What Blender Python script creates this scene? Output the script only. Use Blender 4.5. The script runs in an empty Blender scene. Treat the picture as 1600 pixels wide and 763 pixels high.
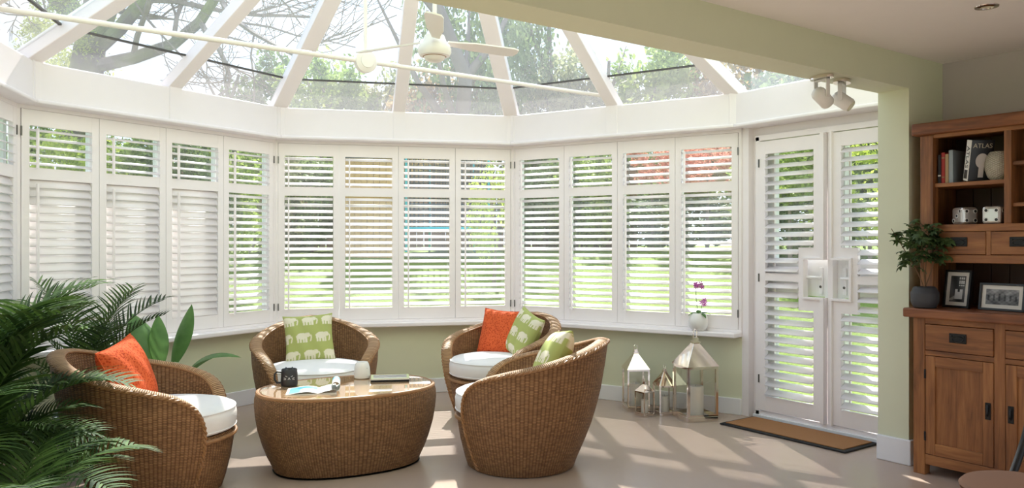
import bpy, math, random
import numpy as np
from mathutils import Vector, Matrix, Euler
sc = bpy.context.scene
C = sc.collection
PI = math.pi
def R(a): return math.radians(a)
random.seed(7)

# ------------------------------------------------------------------ camera
# world: X runs along the beam of the wide opening, Y out into the conservatory, Z up; metres
YAW = R(35.4)
SB, CB = math.cos(YAW), math.sin(YAW)
def at(r, d):
    """ground point r metres to the right and d metres ahead of the photographer's standpoint"""
    return (r*SB + d*CB, -r*CB + d*SB)
cam = bpy.data.cameras.new('camera')
cam.sensor_width = 36.0
cam.lens = 36.0*1237.0/1600.0
cam.clip_end = 400
camo = bpy.data.objects.new('camera', cam); C.objects.link(camo)
camo.location = (0, 0, 1.30)
camo.rotation_euler = (R(90), 0, -YAW)
sc.camera = camo

# ------------------------------------------------------------------ sky, sun, exposure
SKY_STRENGTH = 1.12
SUN_STRENGTH = 8.0
EXPOSURE = 0.66
w = bpy.data.worlds.new('sky'); sc.world = w; w.use_nodes = True
nt = w.node_tree; nt.nodes.clear()
def wn(t, **k):
    n = nt.nodes.new(t)
    for a, b in k.items(): setattr(n, a, b)
    return n
tc = wn('ShaderNodeTexCoord'); sep = wn('ShaderNodeSeparateXYZ')
nt.links.new(tc.outputs['Generated'], sep.inputs[0])
ramp = wn('ShaderNodeValToRGB')
ramp.color_ramp.elements[0].position = 0.0; ramp.color_ramp.elements[0].color = (0.78, 0.88, 1.0, 1)
ramp.color_ramp.elements[1].position = 0.75; ramp.color_ramp.elements[1].color = (0.40, 0.58, 0.88, 1)
nt.links.new(sep.outputs[2], ramp.inputs[0])
cn = wn('ShaderNodeTexNoise'); cn.inputs['Scale'].default_value = 2.6; cn.inputs['Detail'].default_value = 6; cn.inputs['Roughness'].default_value = 0.55
mp = wn('ShaderNodeMapping'); mp.inputs['Scale'].default_value = (1, 1, 2.4)
nt.links.new(tc.outputs['Generated'], mp.inputs[0]); nt.links.new(mp.outputs[0], cn.inputs['Vector'])
cr = wn('ShaderNodeValToRGB'); cr.color_ramp.elements[0].position = 0.47; cr.color_ramp.elements[1].position = 0.72
nt.links.new(cn.outputs[0], cr.inputs[0])
mx = wn('ShaderNodeMix', data_type='RGBA')
nt.links.new(cr.outputs[0], mx.inputs[0]); nt.links.new(ramp.outputs[0], mx.inputs[6]); mx.inputs[7].default_value = (0.88, 0.94, 1.0, 1)
bg = wn('ShaderNodeBackground'); bg.inputs[1].default_value = SKY_STRENGTH
nt.links.new(mx.outputs[2], bg.inputs[0])
wo = wn('ShaderNodeOutputWorld'); nt.links.new(bg.outputs[0], wo.inputs[0])

SUN_AZ, SUN_EL = R(30), R(44)          # azimuth from Y towards X
sl = bpy.data.lights.new('sun', 'SUN'); sl.energy = SUN_STRENGTH; sl.angle = R(0.9); sl.color = (1.0, 0.97, 0.92)
so = bpy.data.objects.new('sun', sl); C.objects.link(so)
tosun = Vector((math.sin(SUN_AZ)*math.cos(SUN_EL), math.cos(SUN_AZ)*math.cos(SUN_EL), math.sin(SUN_EL)))
so.rotation_euler = tosun.to_track_quat('Z', 'Y').to_euler(); so.location = (10, 16, 20)

sc.view_settings.view_transform = 'Standard'; sc.view_settings.look = 'None'
sc.view_settings.gamma = 1; sc.view_settings.exposure = EXPOSURE; sc.view_settings.use_curve_mapping = False
cy = sc.cycles
cy.use_denoising = True; cy.max_bounces = 10; cy.diffuse_bounces = 5; cy.glossy_bounces = 4
cy.transmission_bounces = 6; cy.transparent_max_bounces = 24; cy.sample_clamp_indirect = 6
cy.caustics_reflective = False; cy.caustics_refractive = False

# ------------------------------------------------------------------ material helpers
def srgb(r, g, b):
    f = lambda c: (c/255/12.92) if c/255 <= .04045 else ((c/255+.055)/1.055)**2.4
    return (f(r), f(g), f(b), 1)
class NT:
    def __init__(s, name):
        s.m = bpy.data.materials.new(name); s.m.use_nodes = True; s.t = s.m.node_tree; s.t.nodes.clear()
        s.out = s.n('ShaderNodeOutputMaterial')
    def n(s, t, ins=None, **k):
        x = s.t.nodes.new(t)
        for a, b in k.items(): setattr(x, a, b)
        for a, b in (ins or {}).items():
            if hasattr(b, 'is_output') or isinstance(b, bpy.types.NodeSocket): s.t.links.new(b, x.inputs[a])
            else: x.inputs[a].default_value = b
        return x
    def math(s, op, a, b=0.0, c=None):
        d = {0: a, 1: b}
        if c is not None: d[2] = c
        return s.n('ShaderNodeMath', d, operation=op).outputs[0]
    def mix(s, f, a, b):
        return s.n('ShaderNodeMix', {0: f, 6: a, 7: b}, data_type='RGBA').outputs[2]
    def ramp(s, f, stops):
        x = s.n('ShaderNodeValToRGB', {0: f}); e = x.color_ramp.elements
        while len(e) < len(stops): e.new(0.5)
        for q, (p, c) in zip(e, stops): q.position = p; q.color = c
        return x.outputs[0]
    def bump(s, h, strength=.3, dist=.01):
        return s.n('ShaderNodeBump', {'Height': h, 'Strength': strength, 'Distance': dist}).outputs[0]
    def finish(s, shader): s.t.links.new(shader, s.out.inputs[0]); return s.m
    def bsdf(s, **k):
        names = dict(color='Base Color', rough='Roughness', metal='Metallic', normal='Normal', spec='Specular IOR Level',
                     coat='Coat Weight', emit='Emission Color', emits='Emission Strength', sheen='Sheen Weight', trans='Transmission Weight', ior='IOR')
        return s.n('ShaderNodeBsdfPrincipled', {names[a]: b for a, b in k.items()}).outputs[0]

def plain(name, col, rough=.5, metal=0, var=.06, scale=9, bump=0, spec=.5, bscale=60):
    t = NT(name); g = t.n('ShaderNodeTexCoord')
    no = t.n('ShaderNodeTexNoise', {'Vector': g.outputs['Object'], 'Scale': scale, 'Detail': 4})
    c2 = tuple(max(0, x*(1-var*2)) for x in col[:3])+(1,)
    c = t.mix(no.outputs[0], c2, tuple(min(1, x*(1+var)) for x in col[:3])+(1,))
    k = dict(color=c, rough=rough, metal=metal, spec=spec)
    if bump:
        nb = t.n('ShaderNodeTexNoise', {'Vector': g.outputs['Object'], 'Scale': bscale, 'Detail': 3})
        k['normal'] = t.bump(nb.outputs[0], bump, .004)
    return t.finish(t.bsdf(**k))

M = {}
M['white_paint'] = plain('white_paint', srgb(247, 241, 241), .42, var=.01)
M['eave_white'] = plain('eave_white', srgb(243, 238, 240), .5, var=.01)
M['upvc'] = plain('upvc', srgb(246, 246, 246), .35, var=.01)
M['sage'] = plain('sage_wall', srgb(221, 223, 195), .75, var=.015, bump=.05)
M['house_white'] = plain('house_white', srgb(235, 230, 226), .8, var=.01)
M['grey_wall'] = plain('grey_wall', srgb(203, 196, 193), .8, var=.015, bump=.05)
M['ceiling'] = plain('ceiling_white', srgb(250, 246, 242), .85, var=.01)
M['skirting'] = plain('skirting_white', srgb(240, 240, 242), .4, var=.01)
M['dark_iron'] = plain('dark_iron', srgb(46, 45, 45), .45, .7, var=.1)
M['black'] = plain('black_paint', srgb(24, 23, 24), .4, var=.05)
M['steel_hinge'] = plain('hinge_metal', srgb(110, 108, 105), .35, .9)
M['gasket'] = plain('gasket', srgb(82, 80, 76), .6)
M['chrome'] = plain('polished_nickel', srgb(238, 228, 218), .07, 1.0, var=.01)
M['cushion_white'] = plain('cushion_white', srgb(244, 241, 238), .9, var=.02, bump=.15, bscale=300)
M['candle'] = plain('candle_wax', srgb(244, 240, 232), .55, var=.01)
M['ceramic_white'] = plain('ceramic_white', srgb(240, 238, 234), .25, var=.01)
M['mug_black'] = plain('mug_black', srgb(44, 44, 46), .4, var=.03)
M['face_white'] = plain('mug_face_white', srgb(225, 225, 222), .5, var=.0)
M['slate'] = plain('slate_pot', srgb(62, 62, 66), .6, var=.08, scale=20)
M['lavender_pot'] = plain('lavender_pot', srgb(128, 132, 152), .5, var=.04)
M['soil'] = plain('soil', srgb(60, 44, 34), .95, var=.3, scale=60)
M['bark'] = plain('bark', srgb(146, 132, 120), .9, var=.25, scale=14, bump=.5, bscale=30)
M['twig'] = plain('twig_brown', srgb(122, 92, 62), .8, var=.15)
M['fan_white'] = plain('fan_white', srgb(240, 236, 232), .4, var=.01)
M['seat_wood'] = plain('seat_wood', srgb(62, 36, 18), .75, var=.15, scale=5, spec=.1)
M['back_panel'] = plain('stained_back_panel', srgb(84, 56, 40), .6, var=.15, scale=5)
M['mat_rubber'] = plain('mat_rubber', srgb(38, 36, 35), .8)
M['bounce_slab'] = plain('pale_bounce_slab', srgb(214, 206, 194), .8, var=.05, scale=3)
M['coir'] = plain('coir', srgb(178, 126, 80), .95, var=.28, scale=220, bump=.9, bscale=350)
M['turquoise'] = plain('turquoise_plastic', srgb(40, 196, 204), .4)
M['net'] = plain('trampoline_net', srgb(60, 66, 70), .8)
M['shed'] = plain('shed_boards', srgb(214, 170, 112), .8, var=.12, scale=4)
M['fence'] = plain('fence_boards', srgb(150, 118, 90), .85, var=.2, scale=3)
M['felt'] = plain('roof_felt', srgb(80, 76, 74), .9)
M['beige_vase'] = plain('beige_vase', srgb(190, 182, 162), .6, var=.04)
M['die_silver'] = plain('die_silver', srgb(205, 200, 195), .28, .75, var=.04)
M['photo_mount'] = plain('photo_mount', srgb(232, 228, 220), .7, var=.01)
M['pink_vase'] = plain('pink_vase', srgb(214, 150, 128), .5)
M['lamp_glass'] = plain('lamp_glass', srgb(235, 228, 200), .2)
M['paper'] = plain('paper', srgb(236, 234, 228), .7, var=.01)
M['orchid_pink'] = plain('orchid_pink', srgb(206, 108, 190), .6, var=.2, scale=60)
M['orchid_deep'] = plain('orchid_deep', srgb(150, 40, 120), .6)

def weave(name, dark, mid, light, colp=.022, rowp=.0085):
    t = NT(name); uv = t.n('ShaderNodeUVMap').outputs[0]
    s = t.n('ShaderNodeSeparateXYZ', {0: uv})
    u = t.math('DIVIDE', s.outputs[0], colp); v = t.math('DIVIDE', s.outputs[1], rowp)
    par = t.math('MULTIPLY', t.math('MODULO', t.math('FLOOR', t.math('ADD', u, 1000.0)), 2.0), 0.5)
    row = t.math('ABSOLUTE', t.math('SINE', t.math('MULTIPLY', t.math('ADD', v, par), PI)))
    col = t.math('ABSOLUTE', t.math('SINE', t.math('MULTIPLY', u, PI)))
    col = t.math('POWER', col, 0.45)
    h = t.math('MULTIPLY', row, col)
    g = t.n('ShaderNodeTexCoord')
    no = t.n('ShaderNodeTexNoise', {'Vector': g.outputs['Object'], 'Scale': 14, 'Detail': 3})
    cell = t.n('ShaderNodeCombineXYZ', {0: t.math('FLOOR', u), 1: t.math('FLOOR', t.math('ADD', v, par))})
    wnz = t.n('ShaderNodeTexWhiteNoise', {0: cell.outputs[0]}, noise_dimensions='3D')
    f = t.math('ADD', t.math('MULTIPLY', h, 0.62), t.math('MULTIPLY', wnz.outputs[0], 0.22))
    f = t.math('ADD', f, t.math('MULTIPLY', no.outputs[0], 0.2))
    c = t.ramp(f, [(.08, dark), (.5, mid), (.98, light)])
    return t.finish(t.bsdf(color=c, rough=.55, normal=t.bump(h, .8, .004), spec=.35))
M['wicker'] = weave('wicker', srgb(64, 40, 24), srgb(128, 90, 58), srgb(184, 142, 98))
M['wicker_table'] = weave('wicker_table', srgb(58, 37, 23), srgb(120, 85, 54), srgb(176, 136, 94), .017, .0085)
M['wicker_rim'] = weave('wicker_rim', srgb(84, 56, 36), srgb(152, 112, 74), srgb(206, 168, 124), .5, .011)
M['cane'] = plain('cane_edge', srgb(164, 120, 78), .5, var=.2, scale=40)

def wood(name, c1, c2, c3, axis=2, scale=1.0):
    t = NT(name); g = t.n('ShaderNodeTexCoord')
    sc3 = [14*scale]*3; sc3[axis] = 1.1*scale
    mp = t.n('ShaderNodeMapping', {0: g.outputs['Object'], 3: tuple(sc3)})
    n1 = t.n('ShaderNodeTexNoise', {'Vector': mp.outputs[0], 'Scale': 2.4, 'Detail': 7, 'Roughness': .62, 'Distortion': .6})
    sc4 = [3.2*scale]*3; sc4[axis] = .5*scale
    mp2 = t.n('ShaderNodeMapping', {0: g.outputs['Object'], 3: tuple(sc4)})
    n2 = t.n('ShaderNodeTexNoise', {'Vector': mp2.outputs[0], 'Scale': 2, 'Detail': 3, 'Distortion': 1.2})
    f = t.math('ADD', t.math('MULTIPLY', n1.outputs[0], .65), t.math('MULTIPLY', n2.outputs[0], .45))
    c = t.ramp(f, [(.36, c1), (.55, c2), (.74, c3)])
    return t.finish(t.bsdf(color=c, rough=.48, normal=t.bump(n1.outputs[0], .12, .003)))
OAK = (srgb(92, 54, 28), srgb(142, 90, 50), srgb(176, 120, 70))
M['oak_v'] = wood('oak_upright', *OAK, axis=2)
M['oak_h'] = wood('oak_lengthwise', *OAK, axis=1)
M['oak_top'] = wood('oak_top', srgb(84, 46, 26), srgb(126, 74, 42), srgb(156, 100, 60), axis=1)

def floor_mat():
    t = NT('polished_stone_floor'); g = t.n('ShaderNodeTexCoord')
    a = t.n('ShaderNodeTexNoise', {'Vector': g.outputs['Object'], 'Scale': .5, 'Detail': 3, 'Roughness': .5})
    b = t.n('ShaderNodeTexNoise', {'Vector': g.outputs['Object'], 'Scale': 9, 'Detail': 5})
    f = t.math('ADD', t.math('MULTIPLY', a.outputs[0], .7), t.math('MULTIPLY', b.outputs[0], .3))
    c = t.ramp(f, [(.2, srgb(183, 161, 145)), (.8, srgb(191, 169, 153))])
    rr = .27
    return t.finish(t.bsdf(color=c, rough=rr, spec=.45))
M['floor'] = floor_mat()

def glass(name, tint=(1, 1, 1, 1), f0=.035, haze=0.0):
    t = NT(name)
    tr = t.n('ShaderNodeBsdfTransparent', {0: tint})
    gl = t.n('ShaderNodeBsdfGlossy', {0: (1, 1, 1, 1), 'Roughness': .02})
    lw = t.n('ShaderNodeLayerWeight', {0: .5})
    fr = t.math('ADD', t.math('MULTIPLY', t.math('POWER', lw.outputs['Facing'], 5.0), .9), f0)
    s = t.n('ShaderNodeMixShader', {0: fr, 1: tr.outputs[0], 2: gl.outputs[0]}).outputs[0]
    if haze:  # translucent veil standing in for glare that washes out the view
        df = t.n('ShaderNodeBsdfTranslucent', {0: (.88, .9, .93, 1)})
        s = t.n('ShaderNodeMixShader', {0: haze, 1: s, 2: df.outputs[0]}).outputs[0]
    return t.finish(s)
M['glass'] = glass('window_glass', (.97, .985, .98, 1), haze=.015)
M['roof_glass'] = glass('roof_glass', (.95, .975, .98, 1), haze=.035)
M['roof_glass_lower'] = glass('milky_roof_glass', (.84, .82, .79, 1), haze=.055)  # lower strip of panes, duller and milkier
M['lantern_glass'] = glass('lantern_glass', (.96, .95, .93, 1))
t = NT('table_glass'); M['table_glass'] = t.finish(t.bsdf(color=srgb(196, 160, 122), rough=.02, spec=1.0, coat=1.0))

def leaf_mat(name, c1, c2, rough=.5, tr=.35, scale=3.0):
    t = NT(name); g = t.n('ShaderNodeTexCoord')
    no = t.n('ShaderNodeTexNoise', {'Vector': g.outputs['Object'], 'Scale': scale, 'Detail': 4})
    wz = t.n('ShaderNodeNewGeometry')
    f = t.math('ADD', t.math('MULTIPLY', no.outputs[0], .8), t.math('MULTIPLY', wz.outputs['Random Per Island'], .35))
    c = t.ramp(f, [(.3, c1), (.8, c2)])
    p = t.bsdf(color=c, rough=rough, spec=.25)
    tl = t.n('ShaderNodeBsdfTranslucent', {0: c})
    return t.finish(t.n('ShaderNodeMixShader', {0: tr, 1: p, 2: tl.outputs[0]}).outputs[0])
M['palm'] = leaf_mat('palm_leaf', srgb(34, 56, 30), srgb(92, 120, 58), .5, .25)
M['areca'] = leaf_mat('areca_leaf', srgb(30, 52, 22), srgb(88, 116, 54), .7, .2)
M['broad'] = leaf_mat('broad_leaf', srgb(48, 92, 48), srgb(120, 160, 90), .35, .3, 6)
M['umbrella_leaf'] = leaf_mat('small_plant_leaf', srgb(44, 60, 34), srgb(92, 116, 68), .45, .2)
M['tree_a'] = leaf_mat('leaf_mid_green', srgb(114, 140, 64), srgb(194, 208, 122), .6, .4, .7)
M['tree_b'] = leaf_mat('leaf_olive', srgb(126, 132, 92), srgb(198, 196, 148), .6, .4, .7)
M['tree_c'] = leaf_mat('leaf_dark', srgb(86, 106, 60), srgb(150, 168, 104), .6, .35, .7)
M['tree_red'] = leaf_mat('leaf_coral', srgb(204, 128, 112), srgb(244, 192, 168), .6, .4, .8)
M['tree_lime'] = leaf_mat('leaf_lime', srgb(150, 170, 60), srgb(214, 222, 120), .6, .4, .8)
M['tree_warm'] = leaf_mat('leaf_warm', srgb(150, 120, 84), srgb(206, 184, 132), .6, .4, .8)

def lawn_mat():
    t = NT('lawn'); g = t.n('ShaderNodeTexCoord')
    a = t.n('ShaderNodeTexNoise', {'Vector': g.outputs['Object'], 'Scale': .5, 'Detail': 5})
    b = t.n('ShaderNodeTexNoise', {'Vector': g.outputs['Object'], 'Scale': 30, 'Detail': 3})
    f = t.math('ADD', t.math('MULTIPLY', a.outputs[0], .6), t.math('MULTIPLY', b.outputs[0], .4))
    c = t.ramp(f, [(.3, srgb(92, 112, 20)), (.7, srgb(124, 144, 38))])
    return t.finish(t.bsdf(color=c, rough=.9, normal=t.bump(b.outputs[0], .6, .05)))
M['lawn'] = lawn_mat()
def moss_bark():
    t = NT('mossy_bark'); g = t.n('ShaderNodeTexCoord')
    a = t.n('ShaderNodeTexNoise', {'Vector': g.outputs['Object'], 'Scale': 1.3, 'Detail': 5})
    b = t.n('ShaderNodeTexNoise', {'Vector': g.outputs['Object'], 'Scale': 16, 'Detail': 4})
    c = t.ramp(a.outputs[0], [(.42, srgb(112, 100, 92)), (.6, srgb(140, 150, 70))])
    c = t.mix(t.math('MULTIPLY', b.outputs[0], .5), c, srgb(80, 74, 66))
    return t.finish(t.bsdf(color=c, rough=.9, normal=t.bump(b.outputs[0], .6, .03)))
M['moss_bark'] = moss_bark()
def painted(name, rough=.7):
    t = NT(name); a = t.n('ShaderNodeVertexColor', layer_name='print')
    return t.finish(t.bsdf(color=a.outputs[0], rough=rough, spec=.3))
M['print_fabric'] = painted('printed_fabric', .9)
M['print_gloss'] = painted('printed_paper', .35)
def orange_mat():
    t = NT('orange_fabric'); g = t.n('ShaderNodeTexCoord')
    v = t.n('ShaderNodeTexVoronoi', {'Vector': g.outputs['Object'], 'Scale': 75})
    c = t.ramp(v.outputs[0], [(.18, srgb(180, 62, 30)), (.5, srgb(220, 100, 56))])
    return t.finish(t.bsdf(color=c, rough=.9, normal=t.bump(v.outputs[0], .4, .004), spec=.2))
M['orange'] = orange_mat()

# ------------------------------------------------------------------ mesh helpers
class MB:
    def __init__(s): s.v = []; s.f = []; s.uv = {}
    def add(s, vs, fs, uvs=None):
        o = len(s.v); s.v += [tuple(p) for p in vs]
        for i, q in enumerate(fs):
            if uvs: s.uv[len(s.f)] = [uvs[k] for k in q]
            s.f.append(tuple(k+o for k in q))
    def box(s, x0, x1, y0, y1, z0, z1, mat=None):
        x0, x1 = min(x0, x1), max(x0, x1); y0, y1 = min(y0, y1), max(y0, y1); z0, z1 = min(z0, z1), max(z0, z1)
        vs = [Vector(p) for p in ((x0,y0,z0),(x1,y0,z0),(x1,y1,z0),(x0,y1,z0),(x0,y0,z1),(x1,y0,z1),(x1,y1,z1),(x0,y1,z1))]
        if mat: vs = [mat @ p for p in vs]
        s.add(vs, [(0,3,2,1),(4,5,6,7),(0,1,5,4),(1,2,6,5),(2,3,7,6),(3,0,4,7)]); return s
    def prism(s, poly, z0, z1):
        n = len(poly)
        vs = [(x, y, z0) for x, y in poly]+[(x, y, z1) for x, y in poly]
        s.add(vs, [tuple(range(n))[::-1], tuple(range(n, 2*n))]+[(i, (i+1) % n, n+(i+1) % n, n+i) for i in range(n)]); return s
    def tube(s, pts, rad, sides=8, caps=True):
        pts = [Vector(p) for p in pts]; n = len(pts)
        if not hasattr(rad, '__len__'): rad = [rad]*n
        vs = []; fs = []; uvs = []; ref = None; L = 0
        for i, p in enumerate(pts):
            tg = (pts[min(i+1, n-1)]-pts[max(i-1, 0)])
            tg = tg.normalized() if tg.length > 1e-9 else Vector((0, 0, 1))
            if ref is None: ref = tg.orthogonal().normalized()
            ref = (ref-tg*ref.dot(tg)); ref = ref.normalized() if ref.length > 1e-6 else tg.orthogonal().normalized()
            b = tg.cross(ref)
            if i: L += (p-pts[i-1]).length
            for k in range(sides):
                a = 2*PI*k/sides
                vs.append(p+(ref*math.cos(a)+b*math.sin(a))*rad[i]); uvs.append((k*.01, L))
        for i in range(n-1):
            for k in range(sides):
                k2 = (k+1) % sides
                fs.append((i*sides+k, i*sides+k2, (i+1)*sides+k2, (i+1)*sides+k))
        if caps: fs.append(tuple(range(sides))[::-1]); fs.append(tuple((n-1)*sides+k for k in range(sides)))
        s.add(vs, fs, uvs); return s
    def lathe(s, prof, n=28, c=(0, 0, 0), sx=1, sy=1, m=None):
        vs = []; uvs = []; fs = []; L = 0
        for i, (r, z) in enumerate(prof):
            if i: L += math.hypot(r-prof[i-1][0], z-prof[i-1][1])
            for k in range(n):
                a = 2*PI*k/n
                p = Vector((c[0]+r*sx*math.cos(a), c[1]+r*sy*math.sin(a), c[2]+z)); vs.append(m @ p if m else p)
                uvs.append((a*.4, L))
        for i in range(len(prof)-1):
            for k in range(n):
                k2 = (k+1) % n; fs.append((i*n+k, i*n+k2, (i+1)*n+k2, (i+1)*n+k))
        if prof[0][0] > 1e-6: fs.append(tuple(range(n))[::-1])
        if prof[-1][0] > 1e-6: fs.append(tuple((len(prof)-1)*n+k for k in range(n)))
        s.add(vs, fs, uvs); return s
    def grid(s, fn, nu, nv, closed=False):
        """fn(i,j)->(point, uv)"""
        vs = []; uvs = []
        for i in range(nu+1):
            for j in range(nv+1):
                p, q = fn(i, j); vs.append(p); uvs.append(q)
        fs = [(i*(nv+1)+j, (i+1)*(nv+1)+j, (i+1)*(nv+1)+j+1, i*(nv+1)+j+1) for i in range(nu) for j in range(nv)]
        s.add(vs, fs, uvs); return s
    def mesh(s, name, mat, smooth=False):
        me = bpy.data.meshes.new(name); me.from_pydata(s.v, [], s.f)
        if s.uv:
            ul = me.uv_layers.new(name='UVMap'); li = 0
            for i, f in enumerate(s.f):
                q = s.uv.get(i)
                for k in range(len(f)):
                    if q: ul.data[li].uv = q[k]
                    li += 1
        if smooth: me.polygons.foreach_set('use_smooth', [True]*len(s.f))
        if mat: me.materials.append(M[mat] if isinstance(mat, str) else mat)
        me.update(); return me
    def build(s, name, mat, parent=None, smooth=False, bevel=0, loc=None, rot=None):
        o = bpy.data.objects.new(name, s.mesh(name, mat, smooth)); C.objects.link(o)
        if parent: o.parent = parent
        if loc: o.location = loc
        if rot: o.rotation_euler = rot
        if bevel:
            b = o.modifiers.new('bevel', 'BEVEL'); b.width = bevel; b.segments = 2; b.limit_method = 'ANGLE'
        if smooth: smooth_angle(o)
        return o
def smooth_angle(o, ang=R(40)):
    me = o.data
    import bmesh
    bm = bmesh.new(); bm.from_mesh(me)
    for e in bm.edges:
        if len(e.link_faces) == 2 and e.calc_face_angle(0) > ang: e.smooth = False
    bm.to_mesh(me); bm.free()
def inst(name, me, parent=None, loc=None, rot=None, scale=None):
    o = bpy.data.objects.new(name, me); C.objects.link(o)
    if parent: o.parent = parent
    if loc: o.location = loc
    if rot: o.rotation_euler = rot
    if scale: o.scale = scale
    return o
def tag(o, label=None, cat=None, group=None, kind=None):
    for k, v in (('label', label), ('category', cat), ('group', group), ('kind', kind)):
        if v: o[k] = v
    return o
def thing(name, label, cat, loc=(0, 0, 0), rz=0, group=None, rot=None):
    o = bpy.data.objects.new(name, None); C.objects.link(o); o.location = loc; o.empty_display_size = .05
    o.rotation_euler = rot if rot else (0, 0, rz)
    return tag(o, label, cat, group)
def struct(name, loc=(0, 0, 0), rz=0):
    o = bpy.data.objects.new(name, None); C.objects.link(o); o.location = loc; o.rotation_euler = (0, 0, rz)
    return tag(o, kind='structure')
def copy_tree(o, parent=None):
    c = o.copy(); C.objects.link(c); c.parent = parent
    for ch in o.children: copy_tree(ch, c)
    return c
def text_mesh(name, s, size, mat, parent, m, depth=.0004):
    cu = bpy.data.curves.new(name, 'FONT'); cu.body = s; cu.size = size; cu.extrude = depth; cu.align_x = 'CENTER'; cu.align_y = 'CENTER'
    to = bpy.data.objects.new(name, cu); C.objects.link(to)
    dg = bpy.context.evaluated_depsgraph_get(); me = bpy.data.meshes.new_from_object(to.evaluated_get(dg))
    bpy.data.objects.remove(to); me.materials.clear(); me.materials.append(M[mat])
    o = bpy.data.objects.new(name, me); C.objects.link(o); o.parent = parent; o.matrix_local = m
    return o
def painted_grid(name, fn, nu, nv, pos, mat, parent=None, thick=None):
    """pos(u,v)->point ; fn(u,v)->linear rgb ; u,v in 0..1"""
    vs = [pos(i/nu, j/nv) for i in range(nu+1) for j in range(nv+1)]
    fs = [(i*(nv+1)+j, (i+1)*(nv+1)+j, (i+1)*(nv+1)+j+1, i*(nv+1)+j+1) for i in range(nu) for j in range(nv)]
    me = bpy.data.meshes.new(name); me.from_pydata([tuple(p) for p in vs], [], fs)
    at_ = me.color_attributes.new('print', 'FLOAT_COLOR', 'POINT')
    for k, (i, j) in enumerate((i, j) for i in range(nu+1) for j in range(nv+1)):
        at_.data[k].color = tuple(fn(i/nu, j/nv))[:3]+(1,)
    me.polygons.foreach_set('use_smooth', [True]*len(fs)); me.materials.append(M[mat])
    o = bpy.data.objects.new(name, me); C.objects.link(o)
    if parent: o.parent = parent
    return o

# ------------------------------------------------------------------ room geometry
CX, CY = 2.229, 3.89                     # centre of the half octagon
RAD = 2.679; LF = 2*RAD*math.sin(R(22.5)); T225 = math.tan(R(22.5)); T1125 = math.tan(R(11.25))
def octc(k):                              # corners, k=0 left end .. 4 right end
    a = R(180-45*k); return (CX+RAD*math.cos(a), CY+RAD*math.sin(a))
CORN = [octc(k) for k in range(5)]
FAC = []                                   # (origin, rotz, length, tan at left, tan at right)
for k in range(4):
    p, q = CORN[k], CORN[k+1]
    FAC.append(((p[0], p[1]), math.atan2(q[1]-p[1], q[0]-p[0]), LF, T225 if k else T1125, T225 if k < 3 else T1125))
BF, BB = 2.44, 2.63                       # beam front and back (Y)
ZS, ZC = 2.216, 2.41                      # soffit, ceiling
XW = 4.99                                 # grey wall
XD = 4.97                                 # door wall
def trap(mb, F, s0, s1, z0, z1, z0b=None, z1b=None):
    """wall piece of a facet between insets s0 (outer) and s1 (inner), mitred at both ends (facet-local)"""
    L, ta, tb = F[2], F[3], F[4]
    z0b = z0 if z0b is None else z0b; z1b = z1 if z1b is None else z1b
    xa0, xb0, xa1, xb1 = s0*ta, L-s0*tb, s1*ta, L-s1*tb
    vs = [(xa0, -s0, z0), (xb0, -s0, z0), (xb1, -s1, z0b), (xa1, -s1, z0b), (xa0, -s0, z1), (xb0, -s0, z1), (xb1, -s1, z1b), (xa1, -s1, z1b)]
    mb.add(vs, [(0,1,2,3),(4,7,6,5),(0,4,5,1),(1,5,6,2),(2,6,7,3),(3,7,4,0)]); return mb

# floor, house shell
def sbox(name, b, mat, bevel=0):
    return tag(MB().box(*b).build(name, mat, bevel=bevel), kind='structure')
XL, YB = -1.6, -3.0
fl = MB().prism([(XL, YB), (XW+.2, YB), (XW+.2, BB), (XD+.05, BB), (XD+.05, CY), CORN[4], CORN[3], CORN[2], CORN[1], CORN[0], (CORN[0][0], BB), (XL, BB)], -.12, 0)
tag(fl.build('floor', 'floor'), kind='structure')
sbox('ceiling', (XL, XW+.2, YB, BF, ZC, ZC+.15), 'ceiling')
sbox('wall_right', (XW, XW+.15, YB, BF, 0, ZC), 'grey_wall')
sbox('wall_left', (XL-.15, XL, YB, BB, 0, ZC), 'house_white')
back = MB()      # back wall of the house room, with an unseen wide opening added to brighten the ceiling
back.box(XL-.15, XW+.15, YB-.15, YB, 0, .06).box(XL-.15, XW+.15, YB-.15, YB, 2.2, ZC)
back.box(XL-.15, -1.1, YB-.15, YB, .06, 2.2).box(4.4, XW+.15, YB-.15, YB, .06, 2.2)
tag(back.build('wall_back', 'house_white'), kind='structure')
# wall with the wide opening: beam and two nibs
XN = 4.594
op = MB().prism([(XL, BF), (-.136, BF), (-.136, BB), (XL, BB)], 0, ZS).prism([(XN, BF), (XW+.15, BF), (XW+.15, BB), (XN, BB)], 0, ZS)
op.box(XL, XW+.15, BF, BB, ZS, ZC+.3)
tag(op.build('wall_opening', 'sage'), kind='structure')
# baseboards
def skirt(name, poly, h=.125):
    return tag(MB().prism(poly, 0, h).build(name, 'skirting', bevel=.006), kind='structure')
skirt('baseboard_nib', [(XN-.02, BF-.02), (XW, BF-.02), (XW, BF), (XN, BF), (XN, BB), (XN-.02, BB)], .15)
skirt('baseboard_right', [(XW-.02, YB), (XW, YB), (XW, BF-.02), (XW-.02, BF-.02)], .15)

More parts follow.
